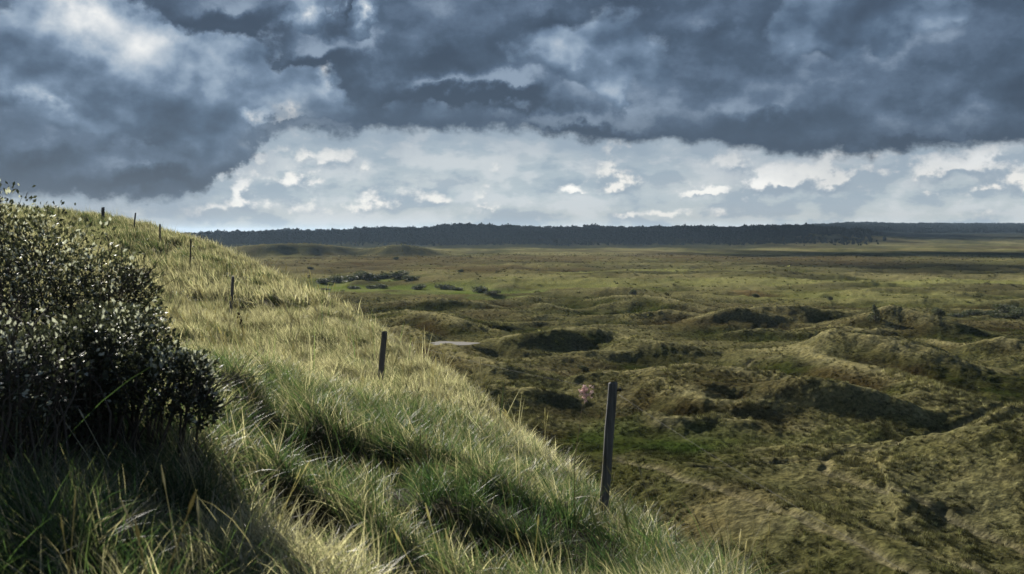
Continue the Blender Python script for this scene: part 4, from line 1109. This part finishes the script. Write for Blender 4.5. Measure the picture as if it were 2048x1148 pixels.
shrub('round_shrub', 1266, 588, 17, 'tiny dark bush right of the little pointed green dune in midfield', 0, G1)
shrub('round_shrub', 1510, 594, 18, 'tiny dark bush beside the orange patch of heath', 2, G1)
shrub('round_shrub', 1168, 742, 20, 'small dark bush in the hollow just above the tall grey post', 0, G1)
shrub('round_shrub', 622, 538, 14, 'tiny dark bush on the brown flat left, above the green meadow', 2, G1)
shrub('round_shrub', 792, 520, 13, 'tiny dark bush far out on the brown flat, left of centre', 0, G1)
shrub('round_shrub', 1660, 602, 14, 'tiny dark bush on the yellow flat behind the brown dune', 1, G1)
shrub('round_shrub', 922, 544, 14, 'tiny dark bush on the brown flat, centre left', 2, G1)
ORD = ['leftmost', 'second from left', 'third from left', 'fourth from left', 'fifth from left', 'sixth from left', 'seventh from left', 'eighth from left', 'rightmost']
G2 = 'thicket above the green meadow'
for i, (u, v, w, k) in enumerate([(648, 566, 30, 0), (676, 566, 34, 1), (706, 562, 36, 0), (735, 560, 40, 1), (765, 557, 40, 2), (795, 557, 34, 1), (818, 560, 28, 0)]):
    shrub('thicket_shrub', u, v, w, 'dark low bush, %s in the thicket beyond the green meadow' % (ORD[i] if i < 6 else 'rightmost'), k, G2, squash=.55)
G3 = 'bushes strung across the green meadow'
for i, (u, v, w, k) in enumerate([(650, 580, 18, 2), (708, 578, 22, 0), (740, 577, 26, 2), (765, 576, 22, 1), (835, 579, 26, 1), (890, 578, 32, 0), (915, 580, 24, 2), (960, 585, 30, 1), (985, 588, 26, 0)]):
    shrub('meadow_shrub', u, v, w, 'dark low bush, %s in the broken line crossing the green meadow' % ORD[i], k, G3, squash=.5)
G4 = 'grey green scrub behind the right hand dunes'
for i, (u, v, w, k) in enumerate([(1915, 634, 30, 0), (1945, 632, 34, 1), (1972, 630, 36, 2), (1992, 636, 34, 2), (2010, 626, 40, 1), (2028, 637, 36, 1), (2045, 626, 40, 0)]):
    shrub('scrub_bush', u, v, w, 'grey green bush, %s in the scrub patch at the right edge' % (ORD[i] if i < 6 else 'rightmost'), k, G4, squash=.5)

# ------------------------------------------------------------------ the wood on the far rise
def forest():
    pr = []
    for i in range(5):
        rg = np.random.default_rng(600 + i); P, Nn = [], []
        lob = 7
        for j in range(lob):
            a = rg.uniform(0, 6.28); q = rg.uniform(0, 1.5); c = np.array([math.cos(a) * q, math.sin(a) * q, rg.uniform(1.4, 6.2)]); r = np.array([rg.uniform(1.3, 2.2)] * 2 + [rg.uniform(1.3, 2.4)])
            q = rg.normal(0, 1, (40, 3)); q /= np.linalg.norm(q, axis=1)[:, None]; P.append(c + q * r * (1 - np.abs(rg.normal(0, .2, 40)))[:, None]); Nn.append(q)
        V, F_, T = leaf_cloud(np.concatenate(P), np.concatenate(Nn) + np.array([0, 0, .4]), 1.5, 610 + i, 1.2)
        tv, tf = tube([(0, 0, -.5), (0, 0, 3), (.2, .1, 6)], [.28, .2, .06], 5)
        o = len(V); V = np.concatenate([V, tv]); faces = [tuple(q) for q in F_] + [tuple(k + o for k in q) for q in tf]
        me_ = new_mesh('wood_tree', V, faces, M['conifer']); set_attr(me_, 'tint', 'FLOAT_COLOR', np.concatenate([T, np.zeros((len(tv), 3)) + .2])); pr.append(me_)
    n = 36000
    y = np.sqrt(RNG.uniform(1150 ** 2, 2400 ** 2, n)); x = RNG.uniform(-.62, .62, n) * y
    lump = fbm2(x, y, 150, 4, 161); dens = .75 + 1.2 * lump
    dens = dens * (1.25 * sstep(y, 1330, 1480)) * (1 - sstep(x - .29 * y, -60, 160) * (1 - sstep(y, 1900, 2100) * .5)) * (1 - sstep(x - .36 * y, -40, 40))
    k = RNG.uniform(0, 1, n) < dens; x, y, lump = x[k], y[k], lump[k]; n = len(x)
    z = terrain(x, y, False)[0] - .3
    s = RNG.uniform(.45, 1.5, n) ** 1.2 * (1 + .5 * lump) * (.35 + .65 * sstep(y, 1350, 1750))
    xf = RNG.uniform(.24, .62, 5000); yf = RNG.uniform(3300, 4700, 5000); xf = xf * yf; kf = fbm2(xf, yf, 500, 3, 163) > -.25; xf, yf = xf[kf], yf[kf]
    x, y = np.concatenate([x, xf]), np.concatenate([y, yf]); z = np.concatenate([z, terrain(xf, yf, False)[0] - .3]); s = np.concatenate([s, RNG.uniform(1.2, 2.2, len(xf))]); n = len(x)
    rot = np.stack([np.zeros(n), np.zeros(n), RNG.uniform(0, 6.28, n)], 1)
    return scatter('wood', np.stack([x, y, z], 1), rot, s, RNG.integers(0, 5, n), pr, {})
forest()

# ------------------------------------------------------------------ clouds that stand between the sun and the far country (out of the picture, overhead left)
def cloud_material():
    m, t, out = new_mat('cloud_body')
    n = fbm(obj_coord(), 0.004, 5.0, 0.6)
    p = principled(mixc(n, (0.75, 0.76, 0.78), (0.85, 0.85, 0.85)), 1.0, 0.0)
    t.links.new(p.outputs[0], out.inputs[0]); return m
CLOUD = cloud_material()
def cloud(shade, ax, ay, seed, alt=3000.0):
    """bumpy flat-based cloud whose shadow falls round the ground point `shade`"""
    k = alt / sun_vec[2]; c = (shade[0] + sun_vec[0] * k, shade[1] + sun_vec[1] * k, alt)
    bm = bmesh.new(); bmesh.ops.create_icosphere(bm, subdivisions=5, radius=1.0)
    V = np.array([v.co[:] for v in bm.verts]); F_ = np.array([[q.index for q in f.verts] for f in bm.faces]); bm.free()
    d = 1 + .38 * fbm2(V[:, 0] * 2.2 + V[:, 2], V[:, 1] * 2.2 - V[:, 2], 1.0, 5, seed, .55)
    W = V * d[:, None]; W[:, 2] = np.where(W[:, 2] < 0, W[:, 2] * .25, W[:, 2])
    W = W * np.array([ax, ay, min(ax, ay) * .28])
    o = link('cloud', new_mesh('cloud', W, F_, CLOUD, True)); o.location = c
    return tag(o, kind='stuff')
cloud((-80, 2000), 900, 470, 701)
cloud((900, 2500), 900, 600, 702)
cloud(at_height(1960, 511, 0), 230, 130, 703)
cloud(at_height(1970, 541, 0), 130, 55, 704)

# ------------------------------------------------------------------ the air over the plain
def haze():
    m, t, out = new_mat('haze')
    vp = t.nodes.new('ShaderNodeVolumePrincipled'); vp.inputs['Color'].default_value = (0.55, 0.76, 1.0, 1); vp.inputs['Density'].default_value = HAZE
    vp.inputs['Anisotropy'].default_value = 0.2
    t.links.new(vp.outputs[0], out.inputs['Volume'])
    x0, x1, y0, y1, z0, z1 = -14500, 14500, -14500, 14500, HAZE_Z[0], HAZE_Z[1]
    V = [(x, y, z) for z in (z0, z1) for y in (y0, y1) for x in (x0, x1)]
    F_ = [(0, 2, 3, 1), (4, 5, 7, 6), (0, 1, 5, 4), (2, 6, 7, 3), (0, 4, 6, 2), (1, 3, 7, 5)]
    return tag(link('haze', new_mesh('haze', V, F_, m)), kind='stuff')
HAZE = 3.8e-5
zmin = min(float(o.bound_box[0][2]) for o in (ground, dune_ground))
HAZE_Z = (zmin - 1.0, 75.0)
haze()
